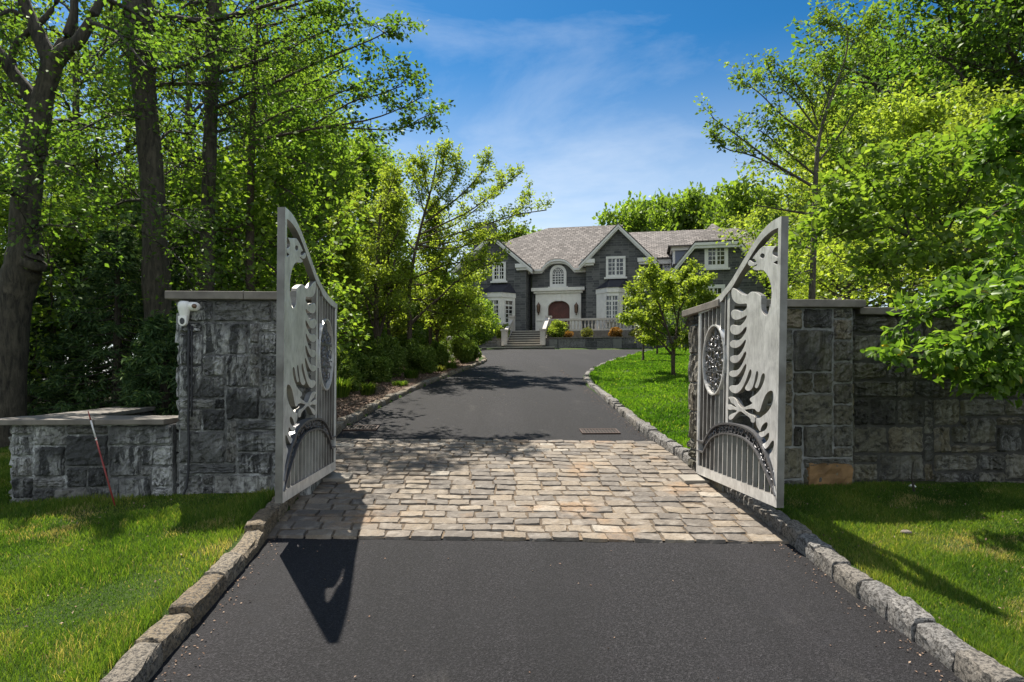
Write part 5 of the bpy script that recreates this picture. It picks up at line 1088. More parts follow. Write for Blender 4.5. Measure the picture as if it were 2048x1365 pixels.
# understorey saplings of the left wood
S1 = tree('sapling', 'low leafy sapling under the gnarled tree', 'sapling', wp(110, 12.5), 4.2, .05, .08, 1.7, 16, 'leaf_mid', 'bark_thin', per=13, size=.11, spread=.15, seed=211, group='saplings under the left wood', nsub=6, ntw=4, shape='dome')
for px, Y, s, rz, lb in ((60, 14, 1.1, 1, 'leafy sapling behind the gnarled trunk'), (400, 15.0, 1.15, 2, 'leafy sapling close behind the left pillar'), (470, 15.5, 1.25, 3, 'leafy sapling between the slender tree and the pillar cap'), (560, 13.5, 1.2, 4, 'leafy sapling behind the left gate leaf'), (200, 16, 1.3, .5, 'sunlit sapling behind the spruces')):
    copy_tree(S1, wp(px, Y, -.15), s, rz, lb)
# spruces
def spruce(label, base, H, Rr, seed, dens=1.0):
    rg = np.random.default_rng(seed); e = empty('spruce_tree', base, label, 'spruce tree', 'spruces behind the low wall'); nl = int(70 * dens); tl = np.linspace(.03, .97, nl); az = np.arange(nl) * 2.4 + rg.random(nl); L = Rr * (1 - tl) ** .8 * rg.uniform(.8, 1.1, nl) + .1
    d = np.stack([np.cos(az), np.sin(az), np.full(nl, -.08)], 1); t = np.linspace(0, 1, 6)[None, :, None]; LP = np.stack([0 * tl, 0 * tl, tl * H], 1)[:, None] + d[:, None] * L[:, None, None] * t + np.array([0, 0, 1]) * (L[:, None, None] * (.18 * t ** 2 - .22 * t))
    LR2 = (.012 + .01 * (1 - tl))[:, None] * (1 - .8 * np.linspace(0, 1, 6)[None]); tt = np.linspace(0, 1, 6); V, Fs = join([tubes(np.stack([0 * tt, 0 * tt, tt * H], 1)[None], (.10 * (1 - tt) + .01)[None], 8), tubes(LP, LR2, 4)]); fast_mesh('trunk', V, Fs, M['bark_dark'], e, smooth=True)
    per = 70; li = np.repeat(np.arange(nl), per); s = rg.random(nl * per) ** .7; idx = s * 5; i0 = np.floor(idx).astype(int).clip(0, 4); fr = (idx - i0)[:, None]; Q = LP[li, i0] * (1 - fr) + LP[li, i0 + 1] * fr
    side = np.stack([-np.sin(az), np.cos(az), 0 * az], 1)[li] * rg.choice([-1, 1], nl * per)[:, None]; dirs = unit(side * .8 + d[li] * .8 + np.array([0, 0, -.25])); w = (L[li] * .38 * (1.05 - s))[:, None] * rg.random(nl * per)[:, None]
    Q = Q + dirs * w + rg.normal(0, .015, Q.shape); Q2 = np.repeat(Q, 3, 0) + rg.normal(0, .03, (len(Q) * 3, 3)); D2 = np.repeat(dirs, 3, 0); V, Fc, k = leaves(Q2, .11, rg, .4, 'diamond', D2 * 2, .22, .15)
    fast_mesh('crown', V, Fc, M['needle'], e, np.repeat(rg.random(len(Q2)), k)); return e
for px, Y, H, Rr, sd, lb in ((235, 11.6, 3.5, 1.5, 1, 'dark spruce just left of the tall pillar'), (150, 12.8, 3.6, 1.6, 2, 'dark spruce in the middle behind the low wall'), (300, 13.2, 4.3, 1.6, 3, 'taller dark spruce near the thick trunk'), (55, 12.2, 2.8, 1.5, 4, 'low dark spruce at the foot of the gnarled tree'), (330, 10.6, 2.0, .9, 5, 'small dark spruce against the pillar side'), (-40, 12.5, 3.6, 1.6, 6, 'dark spruce cut off by the left edge')):
    spruce(lb, wp(px, Y, -.1), H, Rr, 300 + sd)
# ---- light green trees beside the drive
GA = [(755, 17.2, 'leaf_bright'), (820, 19.0, 'leaf_bright'), (858, 22, 'leaf_mid')]
p = on_ground(757, 752); YA = p[1]
branchy('young_tree', 'light green tree forking low, beside the drive behind the left gate', 'tree', p, YA,
  [[(757, 758, 15, 0), (757, 700, 12, 0), (754, 672, 14, 0), (752, 640, 10, 0), (753, 560, 9, 0), (757, 480, 6, 0), (762, 400, 3, 0)], [(756, 675, 9, 0), (768, 640, 7, .1), (776, 590, 5, .2), (790, 520, 4, .4)], [(752, 672, 7, 0), (742, 640, 5, -.1), (730, 600, 4, -.2)]],
  [[(753, 620, 5, 0), (720, 580, 3, -.4), (695, 560, 2, -.8)], [(754, 560, 5, 0), (720, 510, 3, .4), (700, 470, 2, .8)], [(755, 540, 4, 0), (785, 490, 3, -.4), (805, 450, 2, -.8)], [(757, 480, 4, 0), (735, 430, 3, .3), (715, 400, 2, .5)], [(760, 440, 3, 0), (775, 390, 2, -.3), (790, 350, 2, -.5)], [(776, 590, 4, 0), (800, 560, 3, .5), (815, 530, 2, 1)], [(730, 600, 4, 0), (710, 640, 3, -.4), (695, 650, 2, -.8)], [(754, 640, 4, 0), (775, 625, 3, -.6), (800, 620, 2, -1.2)], [(757, 470, 3, 0), (780, 440, 3, .6), (800, 400, 2, 1.1)], [(755, 590, 4, 0), (745, 560, 3, -.9), (735, 540, 2, -1.6)]],
  'leaf_bright', 'bark_thin', 111, per=17, size=.085, spread=.10, sub=9, sl=.66, updir=.3)
p = on_ground(819, 744); YB = p[1]
sky = lambda *a: [list(a)]
branchy('young_tree', 'tall light green tree with upswept twigs against the sky, left of the drive', 'tree', p, YB,
  [[(818, 745, 12, 0), (819, 690, 10, 0), (820, 640, 9, 0), (817, 600, 8, 0), (822, 540, 7, 0), (845, 440, 5, 0), (868, 360, 3, 0), (878, 290, 2, 0)], [(820, 650, 7, 0), (850, 620, 5, -.1), (880, 595, 4, -.2), (905, 570, 3, -.3)]],
  [[(868, 380, 3, 0), (884, 340, 2, 0), (890, 300, 2, 0)], [(850, 430, 4, 0), (905, 370, 3, .2), (920, 318, 2, .3)], [(845, 450, 4, 0), (925, 390, 3, -.2), (965, 345, 2, -.3), (972, 330, 2, -.3)], [(840, 470, 4, 0), (930, 430, 3, .3), (1000, 380, 2, .5), (1040, 350, 2, .5)], [(836, 490, 4, 0), (940, 460, 3, -.3), (1030, 430, 2, -.4), (1092, 420, 2, -.4)], [(832, 500, 4, 0), (930, 480, 3, .6), (1010, 450, 2, 1), (1060, 388, 2, 1)], [(850, 430, 3, 0), (835, 380, 2, .3), (820, 330, 2, .5)], [(830, 500, 4, 0), (790, 460, 3, .5), (770, 420, 2, .8)],
   [(822, 560, 4, 0), (890, 530, 3, -.6), (960, 520, 2, -1)], [(822, 570, 4, 0), (880, 570, 3, .7), (940, 560, 2, 1.2)], [(820, 600, 4, 0), (870, 600, 3, 0), (930, 600, 2, .2)], [(905, 570, 3, -.3), (950, 540, 2, -.4), (1000, 520, 2, -.5)], [(819, 620, 4, 0), (790, 580, 3, -.5), (770, 560, 2, -.8)], [(850, 620, 3, 0), (900, 630, 2, .4), (950, 620, 2, .8)], [(834, 490, 4, 0), (900, 500, 3, -.2), (980, 480, 2, -.3), (1040, 470, 2, -.4)], [(860, 400, 3, 0), (850, 350, 2, -.2), (845, 330, 2, -.4)], [(838, 480, 3, 0), (910, 450, 3, .8), (975, 400, 2, 1.2), (1005, 360, 2, 1.2)]],
  'leaf_bright', 'bark_thin', 112, per=15, size=.085, spread=.065, sub=13, sl=.58, updir=.45, tl_=.36)
p = on_ground(858, 737)
branchy('young_tree', 'smaller leafy tree nearest the white lamp post', 'tree', p, p[1],
  [[(862, 738, 8, 0), (860, 690, 7, 0), (862, 640, 6, 0), (880, 580, 4, 0), (900, 520, 3, 0)], [(862, 740, 6, 0), (868, 700, 5, .2), (876, 660, 4, .4), (900, 620, 3, .6)]],
  [[(862, 640, 4, 0), (900, 610, 3, -.3), (950, 590, 2, -.6)], [(880, 580, 4, 0), (920, 560, 3, .4), (975, 560, 2, .8)], [(865, 620, 4, 0), (840, 600, 3, .3), (815, 590, 2, .5)], [(900, 520, 3, 0), (930, 490, 2, -.3), (960, 480, 2, -.5)], [(900, 620, 3, .6), (930, 640, 2, .6), (955, 650, 2, .6)], [(870, 660, 3, 0), (900, 660, 3, -.5), (930, 680, 2, -.9)], [(890, 550, 3, 0), (870, 500, 2, .5), (860, 480, 2, .8)], [(876, 650, 3, .4), (915, 600, 3, 1), (960, 610, 2, 1.5)], [(880, 600, 3, 0), (930, 610, 3, -1), (965, 630, 2, -1.5)]],
  'leaf_bright', 'bark_thin', 113, per=17, size=.09, spread=.11, sub=9, sl=.66, updir=.25)
# two more slender young trees standing between the drive trees and the house
for px, py, pt, rc, lb, sd in ((893, 738, 405, 48, 'slender feathery young tree nearest the house, left of the drive', 301), (795, 750, 345, 50, 'slender feathery young tree between the two forked drive trees', 302), (705, 778, 430, 42, 'slender young tree beside the left gate leaf', 303)):
    q = on_ground(px, py); q = q + np.array([-.3, .8, 0]); q[2] = float(g0(q[0], q[1])); Ht = topz(px, pt, q[1]) - q[2]; tree('young_tree', lb, 'tree', q, Ht, .06, .16, rc / F * q[1], 26, 'leaf_bright', 'bark_thin', per=8, size=.095, spread=.09, seed=sd, nsub=7, ntw=5, rise=(.7, 1.9), curve=.35)
# ---- shrubs
def shrub(name, label, cat, base, rx, rz_, seed, mat='leaf_box', n_=5000, size=.05, group=None, kind='diamond', shell=.35, airy=False):
    rg = np.random.default_rng(seed); e = empty(name, base, label, cat, group)
    ns = 26; d = unit(rg.normal(0, 1, (ns, 3)) * np.array([1, 1, .6]) + np.array([0, 0, .75])); L = np.array([rx, rx, rz_]) * .85; t = np.linspace(0, 1, 4)[None, :, None]
    P = d[:, None] * L * t * rg.uniform(.7, 1.1, (ns, 1, 1)) * np.array([1, 1, 1.6]) ; V, Fs = tubes(P, np.full((ns, 4), .008) * np.linspace(1, .3, 4), 4); fast_mesh('stems', V, Fs, M['bark_thin'], e)
    nc = 22 if not airy else 30; cd = unit(rg.normal(0, 1, (nc, 3))); cc = cd * rg.uniform(.45, .85, (nc, 1)) * np.array([rx, rx, rz_]) + np.array([0, 0, rz_ * .95]); k = rg.integers(0, nc, n_); dd = unit(rg.normal(0, 1, (n_, 3))) * (1 - shell * rg.random((n_, 1)) ** 1.5) 
    Q = cc[k] + dd * np.array([rx, rx, rz_]) * (.40 if not airy else .33) * rg.uniform(.8, 1.15, nc)[k][:, None]; Q = Q[Q[:, 2] > .02]; dd = Q - np.array([0, 0, rz_ * .7]); V, Fc, kk = leaves(Q, size, rg, .35, kind, unit(dd), .6, 0)
    fast_mesh('foliage', V, Fc, M[mat], e, np.repeat(np.clip(rg.random(len(Q)), 0, 1), kk)); return e
hg = 'clipped shrubs of the hedge along the mulch bed'
HED = [(650, 772, 20, 'rounded hedge shrub at the left end, half behind the gate leaf'), (690, 768, 26, 'big rounded hedge shrub next to the gate leaf'), (722, 760, 24, 'rounded hedge shrub left of the low-forking trunk'), (748, 750, 24, 'rounded hedge shrub behind the low-forking trunk'), (780, 745, 25, 'tall rounded hedge shrub between the two drive trees'), (800, 738, 20, 'hedge shrub just left of the second trunk'), (838, 733, 20, 'hedge shrub just right of the second trunk'), (885, 722, 17, 'hedge shrub left of the white lamp post'), (930, 715, 19, 'last hedge shrub right of the white lamp post'), (912, 700, 19, 'dark shrub behind the white lamp post'), (705, 776, 20, 'low hedge shrub in front, between the gate leaf and the first trunk'), (768, 756, 18, 'low hedge shrub just right of the low-forking trunk'), (860, 738, 17, 'low hedge shrub under the small leafy tree'), (948, 712, 14, 'small hedge shrub at the bend of the kerb')]
for i, (px, py, r_, lb) in enumerate(HED):
    q = on_ground(px, py + 16); q = q + np.array([-.12, .2, 0]); q[2] = float(g0(q[0], q[1])) + .05; rr_ = r_ / F * q[1] * 1.25; shrub('hedge_shrub', lb, 'shrub', q, rr_, rr_ * 1.25, 400 + i, n_=9000, size=.055, group=hg)
def tuft(name, label, px, py, h, n_, seed, mat='blade', w=.014, spread=.12, cat='grass clump', group=None):
    rg = np.random.default_rng(seed); q = on_ground(px, py); e = empty(name, q, label, cat, group); a = rg.random(n_) * 6.283; r_ = rg.random(n_) * spread; B = np.stack([np.cos(a) * r_, np.sin(a) * r_, 0 * a], 1); L = h * rg.uniform(.6, 1.15, n_); o_ = np.stack([np.cos(a), np.sin(a), 0 * a], 1) * (rg.uniform(.15, .8, n_) * L)[:, None]
    s = np.stack([-np.sin(a), np.cos(a), 0 * a], 1) * w / 2; m_ = B + o_ * .4 + np.array([0, 0, 1]) * (L * .75)[:, None]; t_ = B + o_ + np.array([0, 0, 1]) * (L * rg.uniform(.6, 1.0, n_))[:, None]
    V = np.stack([B - s, B + s, m_ + s, t_, m_ - s], 1).reshape(-1, 3); b_ = (np.arange(n_) * 5)[:, None]; Fc = np.concatenate([b_ + np.array([0, 1, 2]), b_ + np.array([0, 2, 4]), b_ + np.array([4, 2, 3])])
    fast_mesh('blades', V, Fc, M[mat], e, np.repeat(rg.random(n_) * .8, 5)); return e
gt = 'grassy plants in the mulch bed'
for i, (px, py, h, lb) in enumerate([(736, 796, .34, 'spiky green clump alone in the mulch below the first trunk'), (681, 800, .5, 'green clump at the gate leaf edge'), (822, 762, .30, 'low bright clump beside the second trunk'), (845, 742, .42, 'taller grass clump behind the low bright clump'), (880, 748, .24, 'yellowish low clump near the kerb'), (902, 742, .28, 'green clump in front of the white lamp post'), (945, 722, .22, 'low clump where the kerb turns'), (800, 778, .20, 'small clump at the kerb side of the mulch'), (870, 735, .4, 'golden clump right of the second trunk')]):
    tuft('grass_clump', lb, px, py, h, 420, 500 + i, mat='leaf_olive' if i in (4, 8) else 'blade', spread=.16 if i else .12, group=gt)
# bollard lamp
q = on_ground(901, 722); bl = empty('bollard_lamp', q, 'short white lamp post standing among the shrubs by the drive', 'lamp'); m = MB(); m.box((0, 0, .35), (.2, .2, .7)); m.build('post', M['limestone'], bl, bevel=.01); m = MB(); m.box((0, 0, .79), (.26, .26, .16)); m.build('lamp_head', M['white_trim'], bl, bevel=.02)
# ---- island trees
# thick planting behind the drive trees
BS = shrub('background_shrub', 'large leafy shrub at the back of the bed, left of the terrace wall', 'shrub', wp(935, 38), 1.7, 1.5, 450, 'leaf_mid', 14000, .12, 'large shrubs at the back of the bed')
for px, Y, s, lb in ((700, 24, 1.0, 'large shrub behind the hedge, nearest the gate leaf'), (750, 27, 1.1, 'large shrub behind the low-forking tree'), (800, 30, 1.15, 'large shrub between the two drive trees, far back'), (850, 33, 1.2, 'large shrub behind the second drive tree'), (895, 36, 1.1, 'large shrub behind the white lamp post, far back'), (770, 42, 1.9, 'tall far shrub closing the view left of the house'), (860, 46, 1.9, 'tall far shrub by the left end of the house'), (915, 50, 1.8, 'tall far shrub against the left house wing')):
    copy_tree(BS, wp(px, Y, -.1), s, px * .37, lb)
p = on_ground(1347, 757)
branchy('ornamental_tree', 'bright green vase-shaped tree in the middle of the lawn island', 'tree', p, p[1],
  [[(1347, 760, 9, 0), (1346, 725, 8, 0), (1347, 695, 9, 0)], [(1346, 712, 5, 0), (1336, 700, 5, 0), (1325, 688, 4, 0)], [(1347, 698, 6, 0), (1335, 660, 4, -.2), (1318, 610, 3, -.3)], [(1347, 698, 6, 0), (1355, 650, 4, .2), (1360, 600, 3, .3)], [(1348, 700, 5, 0), (1372, 655, 4, 0), (1385, 600, 3, 0)]],
  [[(1325, 688, 3, 0), (1290, 650, 2, 0), (1256, 610, 1.5, 0)], [(1335, 660, 3, 0), (1290, 610, 2, .3), (1262, 585, 1.5, .4)], [(1318, 610, 3, 0), (1300, 570, 2, -.3), (1305, 540, 1.5, -.4)], [(1325, 640, 3, 0), (1330, 580, 2, .5), (1335, 556, 1.5, .7)], [(1360, 600, 3, 0), (1372, 570, 2, 0), (1378, 538, 1.5, 0)], [(1372, 655, 3, 0), (1400, 600, 2, .4), (1398, 560, 1.5, .6)], [(1355, 650, 3, 0), (1345, 600, 2, -.6), (1340, 570, 1.5, -.9)], [(1378, 640, 3, 0), (1400, 620, 2, -.4), (1415, 600, 1.5, -.6)], [(1330, 670, 3, 0), (1280, 640, 2, -.5), (1250, 640, 1.5, -.8)], [(1350, 670, 3, 0), (1370, 690, 2, -.5), (1392, 670, 1.5, -.8)], [(1340, 680, 3, 0), (1315, 680, 2, .5), (1300, 690, 1.5, .8)], [(1360, 620, 3, 0), (1385, 570, 2, -.5), (1410, 560, 1.5, -.8)], [(1330, 650, 3, 0), (1300, 620, 2, .9), (1280, 560, 1.5, 1.2)]],
  'leaf_bright', 'bark_thin', 121, per=20, size=.09, spread=.065, sub=9, sl=.36, updir=.5, tl_=.4)
for px, py, pt, rc, lb, mt, nl_ in ((1285, 726, 640, 24, 'thin little tree at the left tip of the lawn island', 'leaf_olive', 10), (1314, 713, 625, 30, 'small dark-stemmed tree behind the vase-shaped tree', 'leaf_mid', 14), (1363, 700, 600, 34, 'small tree farthest back on the lawn island', 'leaf_mid', 14)):
    q = on_ground(px, py); Ht = topz(px, pt, q[1]) - q[2]; tree('small_tree', lb, 'tree', q, Ht, .045, .42, rc / F * q[1], nl_, mt, 'bark_thin', per=9 if nl_ > 10 else 5, size=.09, spread=.09, seed=130 + px, nsub=5, ntw=4)
# ---- terrace shrubs
def hshrub(px, py, n_, rpx, rat, lb, mat, seed, cnt=4000, airy=False):
    z = zTp if px > 1090 else zT2; u = hu(px, n_, py); q = HW(u, n_, z); r_ = rpx / F * q[1]; shrub('terrace_shrub', lb, 'shrub', q, r_, r_ * rat, seed, mat, cnt, .10, 'shrubs on the terrace wall', airy=airy)
hshrub(1117, 650, nT - .9, 22, .95, 'big round yellow-green shrub right of the steps', 'leaf_bright', 601, 7000)
hshrub(1006, 660, nT - .9, 15, 1.15, 'round yellow-green shrub left of the steps', 'leaf_bright', 602, 5000)
hshrub(972, 660, nT - .8, 18, 1.0, 'wide green shrub below the left bay window', 'leaf_mid', 603, 5000)
hshrub(1136, 665, nT - .6, 10, .8, 'low brownish shrub at the foot of the big round one', 'leaf_rust', 604, 1600)
hshrub(1173, 655, nT - .8, 12, 1.0, 'airy pale shrub in front of the balustrade', 'leaf_olive', 605, 900, True)
hshrub(1233, 663, nT - .8, 13, .85, 'round orange shrub in front of the balustrade', 'leaf_rust', 606, 4200)
hshrub(1272, 662, nT - .8, 14, .8, 'sparse olive shrub right of the orange one', 'leaf_olive', 607, 1200, True)
hshrub(1345, 662, nT - .8, 15, .9, 'dark green shrub at the right end of the terrace', 'leaf_mid', 608, 3000)
hshrub(1395, 662, nT - .8, 17, .9, 'dark green shrub beyond the right end of the terrace', 'leaf_mid', 609, 3000)
# ---- trees behind the house
bh = 'trees behind the house'
B1 = tree('distant_tree', 'leafy tree rising behind the main roof at the left', 'tree', wp(1090, 82), 10.5, .25, .1, 5, 22, 'leaf_mid', 'bark_dark', per=16, size=.45, spread=.5, seed=221, group=bh, nsub=6, ntw=4, twigs=False, shape='dome')
for px, Y, tp_, sx, lb in ((1055, 78, 448, 1.0, 'tree top showing left of the main roof hip'), (1010, 70, 440, 1.1, 'tree behind the chimney and left gable'), (1200, 86, 444, 1.2, 'low dark tree top just over the ridge'), (1265, 80, 395, 1.1, 'tree behind the main gable peak'), (1310, 84, 372, 1.1, 'rounded tree behind the lower ridge'), (1360, 80, 362, 1.15, 'tall tree behind the lower ridge'), (1410, 84, 365, 1.1, 'tree behind the far wing'), (1450, 78, 370, 1.2, 'tree behind the clipped gable'), (1500, 72, 350, 1.3, 'tree right behind the far wing roof')):
    q = wp(px, Y); copy_tree(B1, q, (sx, (topz(px, tp_, Y) - q[2]) / 12.6), px * .7, lb)
B1.location = [float(v) for v in wp(1130, 84)]; B1.scale = (1, 1, (topz(1130, 452, 84) - float(wp(1130, 84)[2])) / 12.8)
B1['label'] = 'dark tree top behind the left half of the main roof'
# ---- right side
rw_g = 'trees of the right wood'
R1 = tree('maple_tree', 'light green maple rising over the right gate tip', 'tree', wp(1690, 33), 10.5, .16, .1, 4.2, 26, 'leaf_bright', 'bark_grey', per=15, size=.22, spread=.28, seed=231, group=rw_g, nsub=7, ntw=5, shape='dome')
R2 = tree('maple_tree', 'tall dense maple filling the upper right corner', 'tree', wp(1930, 23), 15.0, .3, .12, 5.4, 34, 'leaf_deep', 'bark_dark', per=16, size=.20, spread=.26, seed=232, group=rw_g, nsub=8, ntw=5, shape='dome', rise=(.2, .7))
for src, px, Y, s, rz, lb in ((R1, 1630, 48, 1.0, 2, 'maple between the far wing and the gate tip'), (R1, 1700, 26, .88, 3, 'light maple behind the upright young tree'), (R1, 1730, 30, 1.05, 4, 'light maple over the bank'), (R1, 1530, 64, 1.35, 5, 'far maple right of the house roofs'), (R2, 1790, 29, .86, 1, 'dense maple left of the big corner tree'), (R2, 2100, 20, .95, 2.2, 'dense maple cut off by the right edge'), (R1, 1820, 18, .62, .4, 'light maple low on the bank'), (R1, 1980, 15, .5, 1.4, 'light maple at the right on the bank'), (R2, 2260, 26, 1.0, 4, 'maple outside the right edge'), (R1, 1700, 42, 1.3, .9, 'far maple above the bank'), (R1, 1900, 36, 1.3, 1.7, 'far maple behind the corner tree'), (R1, 1580, 20, .24, 2.9, 'low bright tree showing through the right gate leaf'), (R1, 1520, 24, .17, 3.9, 'low bright tree behind the curved rail of the right gate')):
    copy_tree(src, wp(px, Y, -.15), s, rz, lb)
Y5 = 13.5; p = wp(1622, Y5)
branchy('young_maple', 'upright young tree whose shoots stand against the sky above the right pillar', 'tree', p, Y5,
  [[(1620, 720, 16, 0), (1624, 590, 13, 0), (1628, 480, 12, 0), (1630, 380, 10, 0), (1636, 270, 7, 0), (1672, 170, 5, 0), (1698, 100, 3, 0), (1692, 40, 2, 0)]],
  [[(1630, 375, 6, 0), (1560, 335, 5, 0), (1500, 290, 3, 0), (1425, 235, 2, 0)], [(1560, 335, 4, 0), (1500, 310, 3, .2), (1455, 300, 2, .2), (1430, 278, 2, .2)], [(1632, 280, 5, 0), (1560, 230, 3, 0), (1510, 180, 2, 0), (1480, 165, 2, 0)], [(1634, 260, 5, 0), (1590, 200, 3, .2), (1550, 165, 2, .2), (1538, 135, 2, .2)], [(1636, 250, 4, 0), (1620, 200, 3, -.2), (1585, 160, 2, -.3)], [(1640, 240, 4, 0), (1660, 180, 3, .3), (1650, 130, 2, .5)], [(1698, 100, 3, 0), (1715, 75, 2, 0), (1720, 55, 2, 0)], [(1672, 170, 3, 0), (1715, 130, 2, .2), (1740, 110, 2, .4)], [(1629, 390, 5, 0), (1690, 330, 4, -.4), (1740, 290, 2, -.8)], [(1628, 430, 5, 0), (1570, 420, 4, -.5), (1510, 410, 2, -1)], [(1628, 470, 5, 0), (1690, 440, 3, .4), (1740, 430, 2, .8)], [(1626, 500, 5, 0), (1580, 480, 4, .5), (1530, 470, 2, 1)], [(1632, 330, 5, 0), (1680, 270, 4, 0), (1720, 210, 2, 0)], [(1630, 350, 5, 0), (1570, 300, 3, -.4), (1520, 260, 2, -.7)], [(1625, 540, 4, 0), (1590, 550, 3, -.4), (1560, 560, 2, -.7)], [(1632, 300, 4, 0), (1600, 260, 3, .7), (1560, 250, 2, 1)], [(1693, 60, 2, 0), (1670, 50, 2, 0), (1665, 52, 1, 0)], [(1660, 200, 3, 0), (1640, 160, 2, .1), (1655, 120, 2, .2)]],
  'leaf_mid', 'bark_grey', 141, per=10, size=.085, spread=.065, sub=10, sl=.68, updir=.3, tl_=.36)
Y6 = 9.2; p = wp(1903, Y6)
branchy('spreading_tree', 'low spreading tree with large bright leaves behind the right wall', 'tree', p, Y6,
  [[(1905, 640, 22, 0), (1901, 548, 15, 0), (1898, 500, 11, 0), (1896, 460, 9, 0)], [(1901, 548, 10, 0), (1860, 505, 8, -.2), (1820, 475, 7, -.3), (1780, 455, 5, -.4), (1740, 440, 4, -.5)], [(1903, 550, 8, 0), (1925, 510, 6, .2), (1950, 480, 5, .3)]],
  [[(1780, 455, 5, -.4), (1720, 425, 4, -.5), (1660, 400, 3, -.6)], [(1800, 465, 5, -.3), (1760, 400, 4, -.4), (1720, 340, 3, -.5)], [(1820, 475, 5, -.3), (1800, 400, 4, 0), (1770, 330, 3, .2)], [(1896, 480, 5, 0), (1860, 400, 4, -.3), (1840, 320, 3, -.5)], [(1896, 470, 5, 0), (1910, 380, 4, 0), (1900, 290, 3, 0)], [(1925, 510, 5, .2), (1970, 420, 4, .3), (2000, 330, 3, .4)], [(1950, 480, 5, .3), (2010, 440, 4, 0), (2070, 400, 3, -.3)], [(1898, 500, 5, 0), (1850, 480, 4, -.7), (1790, 500, 3, -1.2)], [(1860, 505, 5, -.2), (1800, 520, 4, -.5), (1750, 530, 3, -.9)], [(1905, 520, 5, 0), (1960, 530, 4, -.6), (2020, 520, 3, -1)], [(1896, 460, 5, 0), (1940, 380, 4, -.6), (1960, 300, 3, -1)], [(1780, 455, 4, -.4), (1700, 470, 3, -.7), (1650, 480, 2, -.9)], [(1896, 490, 5, 0), (1830, 430, 4, .7), (1780, 380, 3, 1.1)], [(1905, 530, 5, 0), (1940, 570, 4, -.8), (1980, 590, 3, -1.3)], [(1950, 480, 5, .3), (2000, 380, 4, .8), (2060, 300, 3, 1.1)]],
  'leaf_mid', 'bark_dark', 142, per=12, size=.10, spread=.09, sub=9, sl=.62, updir=.15, kind='oval', tl_=.42)
Y7 = 6.3; p = wp(2230, 6.6)
branchy('leafy_tree', 'nearest tree, its big-leaved branches hanging in from the right edge over the wall', 'tree', p, Y7,
  [[(2230, 980, 50, .3), (2215, 850, 44, .3), (2190, 720, 40, .3), (2170, 560, 36, .3), (2150, 400, 28, .3), (2140, 250, 20, .3)]],
  [[(2170, 600, 14, .3), (2060, 640, 9, 0), (1960, 680, 6, -.1), (1870, 705, 4, -.1), (1770, 728, 3, -.1)], [(2175, 650, 12, .3), (2080, 690, 8, 0), (1990, 720, 6, -.1), (1885, 742, 3, -.1)], [(2170, 580, 12, .3), (2060, 580, 8, 0), (1960, 600, 6, 0), (1860, 620, 4, 0), (1810, 640, 3, 0)], [(2160, 500, 12, .3), (2060, 500, 8, 0), (1980, 520, 5, .1), (1900, 560, 3, .2)], [(2150, 420, 12, .3), (2080, 400, 8, 0), (2010, 410, 5, -.1), (1960, 450, 3, -.2)], [(2150, 350, 12, .3), (2080, 310, 8, .1), (2010, 300, 5, .2), (1970, 330, 3, .2)], [(2180, 700, 10, .3), (2110, 720, 7, .1), (2050, 738, 5, 0), (2000, 750, 3, 0)], [(2160, 560, 10, .3), (2060, 620, 7, -.3), (1960, 655, 5, -.5), (1880, 690, 3, -.6)], [(2140, 260, 10, .3), (2070, 220, 7, 0), (2020, 230, 4, 0)], [(2170, 620, 10, .3), (2070, 660, 7, .3), (1990, 690, 5, .4), (1900, 730, 3, .4)], [(2170, 640, 10, .3), (2090, 600, 7, -.4), (2020, 580, 5, -.6), (1960, 610, 3, -.8)], [(2180, 690, 9, .3), (2100, 700, 7, -.3), (2040, 730, 5, -.5), (1990, 750, 3, -.6)], [(2160, 520, 9, .3), (2080, 550, 7, .3), (2000, 570, 5, .4), (1930, 590, 3, .5)]],
  'leaf_big', 'bark_dark', 143, per=12, size=.092, spread=.06, sub=10, sl=.36, updir=-.05, kind='oval', tl_=.45, aspect=.55, up=.5)
# sapling in front of the right wall
q = on_ground(1826, 1003); sp_ = empty('bare_sapling', q, 'thin dark bare sapling stem in front of the right wall', 'sapling'); m = MB(); m.tube([(0, 0, 0), (.01, 0, .12), (-.01, .01, .26), (.005, 0, .42)], [.016, .012, .009, .005], 6); m.tube([(0, 0, .15), (.05, .02, .22)], .005, 5); m.tube([(0, 0, .2), (-.06, -.02, .25)], .004, 5); m.build('trunk', M['bark_dark'], sp_)
# azalea mounds on the bank
for i, (px, Y, r_, mt, lb) in enumerate(((1740, 11.5, .8, 'leaf_rust', 'reddish low shrub on the bank above the right wall'), (1690, 13.5, .9, 'leaf_olive', 'olive low shrub on the bank by the young tree'), (1810, 10.8, .7, 'leaf_mid', 'green low shrub on the bank behind the wall'), (1760, 15, 1.1, 'leaf_box', 'dark mounded shrub higher on the bank'), (1600, 15, .8, 'leaf_bright', 'bright low shrub behind the right pillar'))):
    shrub('bank_shrub', lb, 'shrub', wp(px, Y), r_, r_ * .6, 620 + i, mt, 6000, .07)

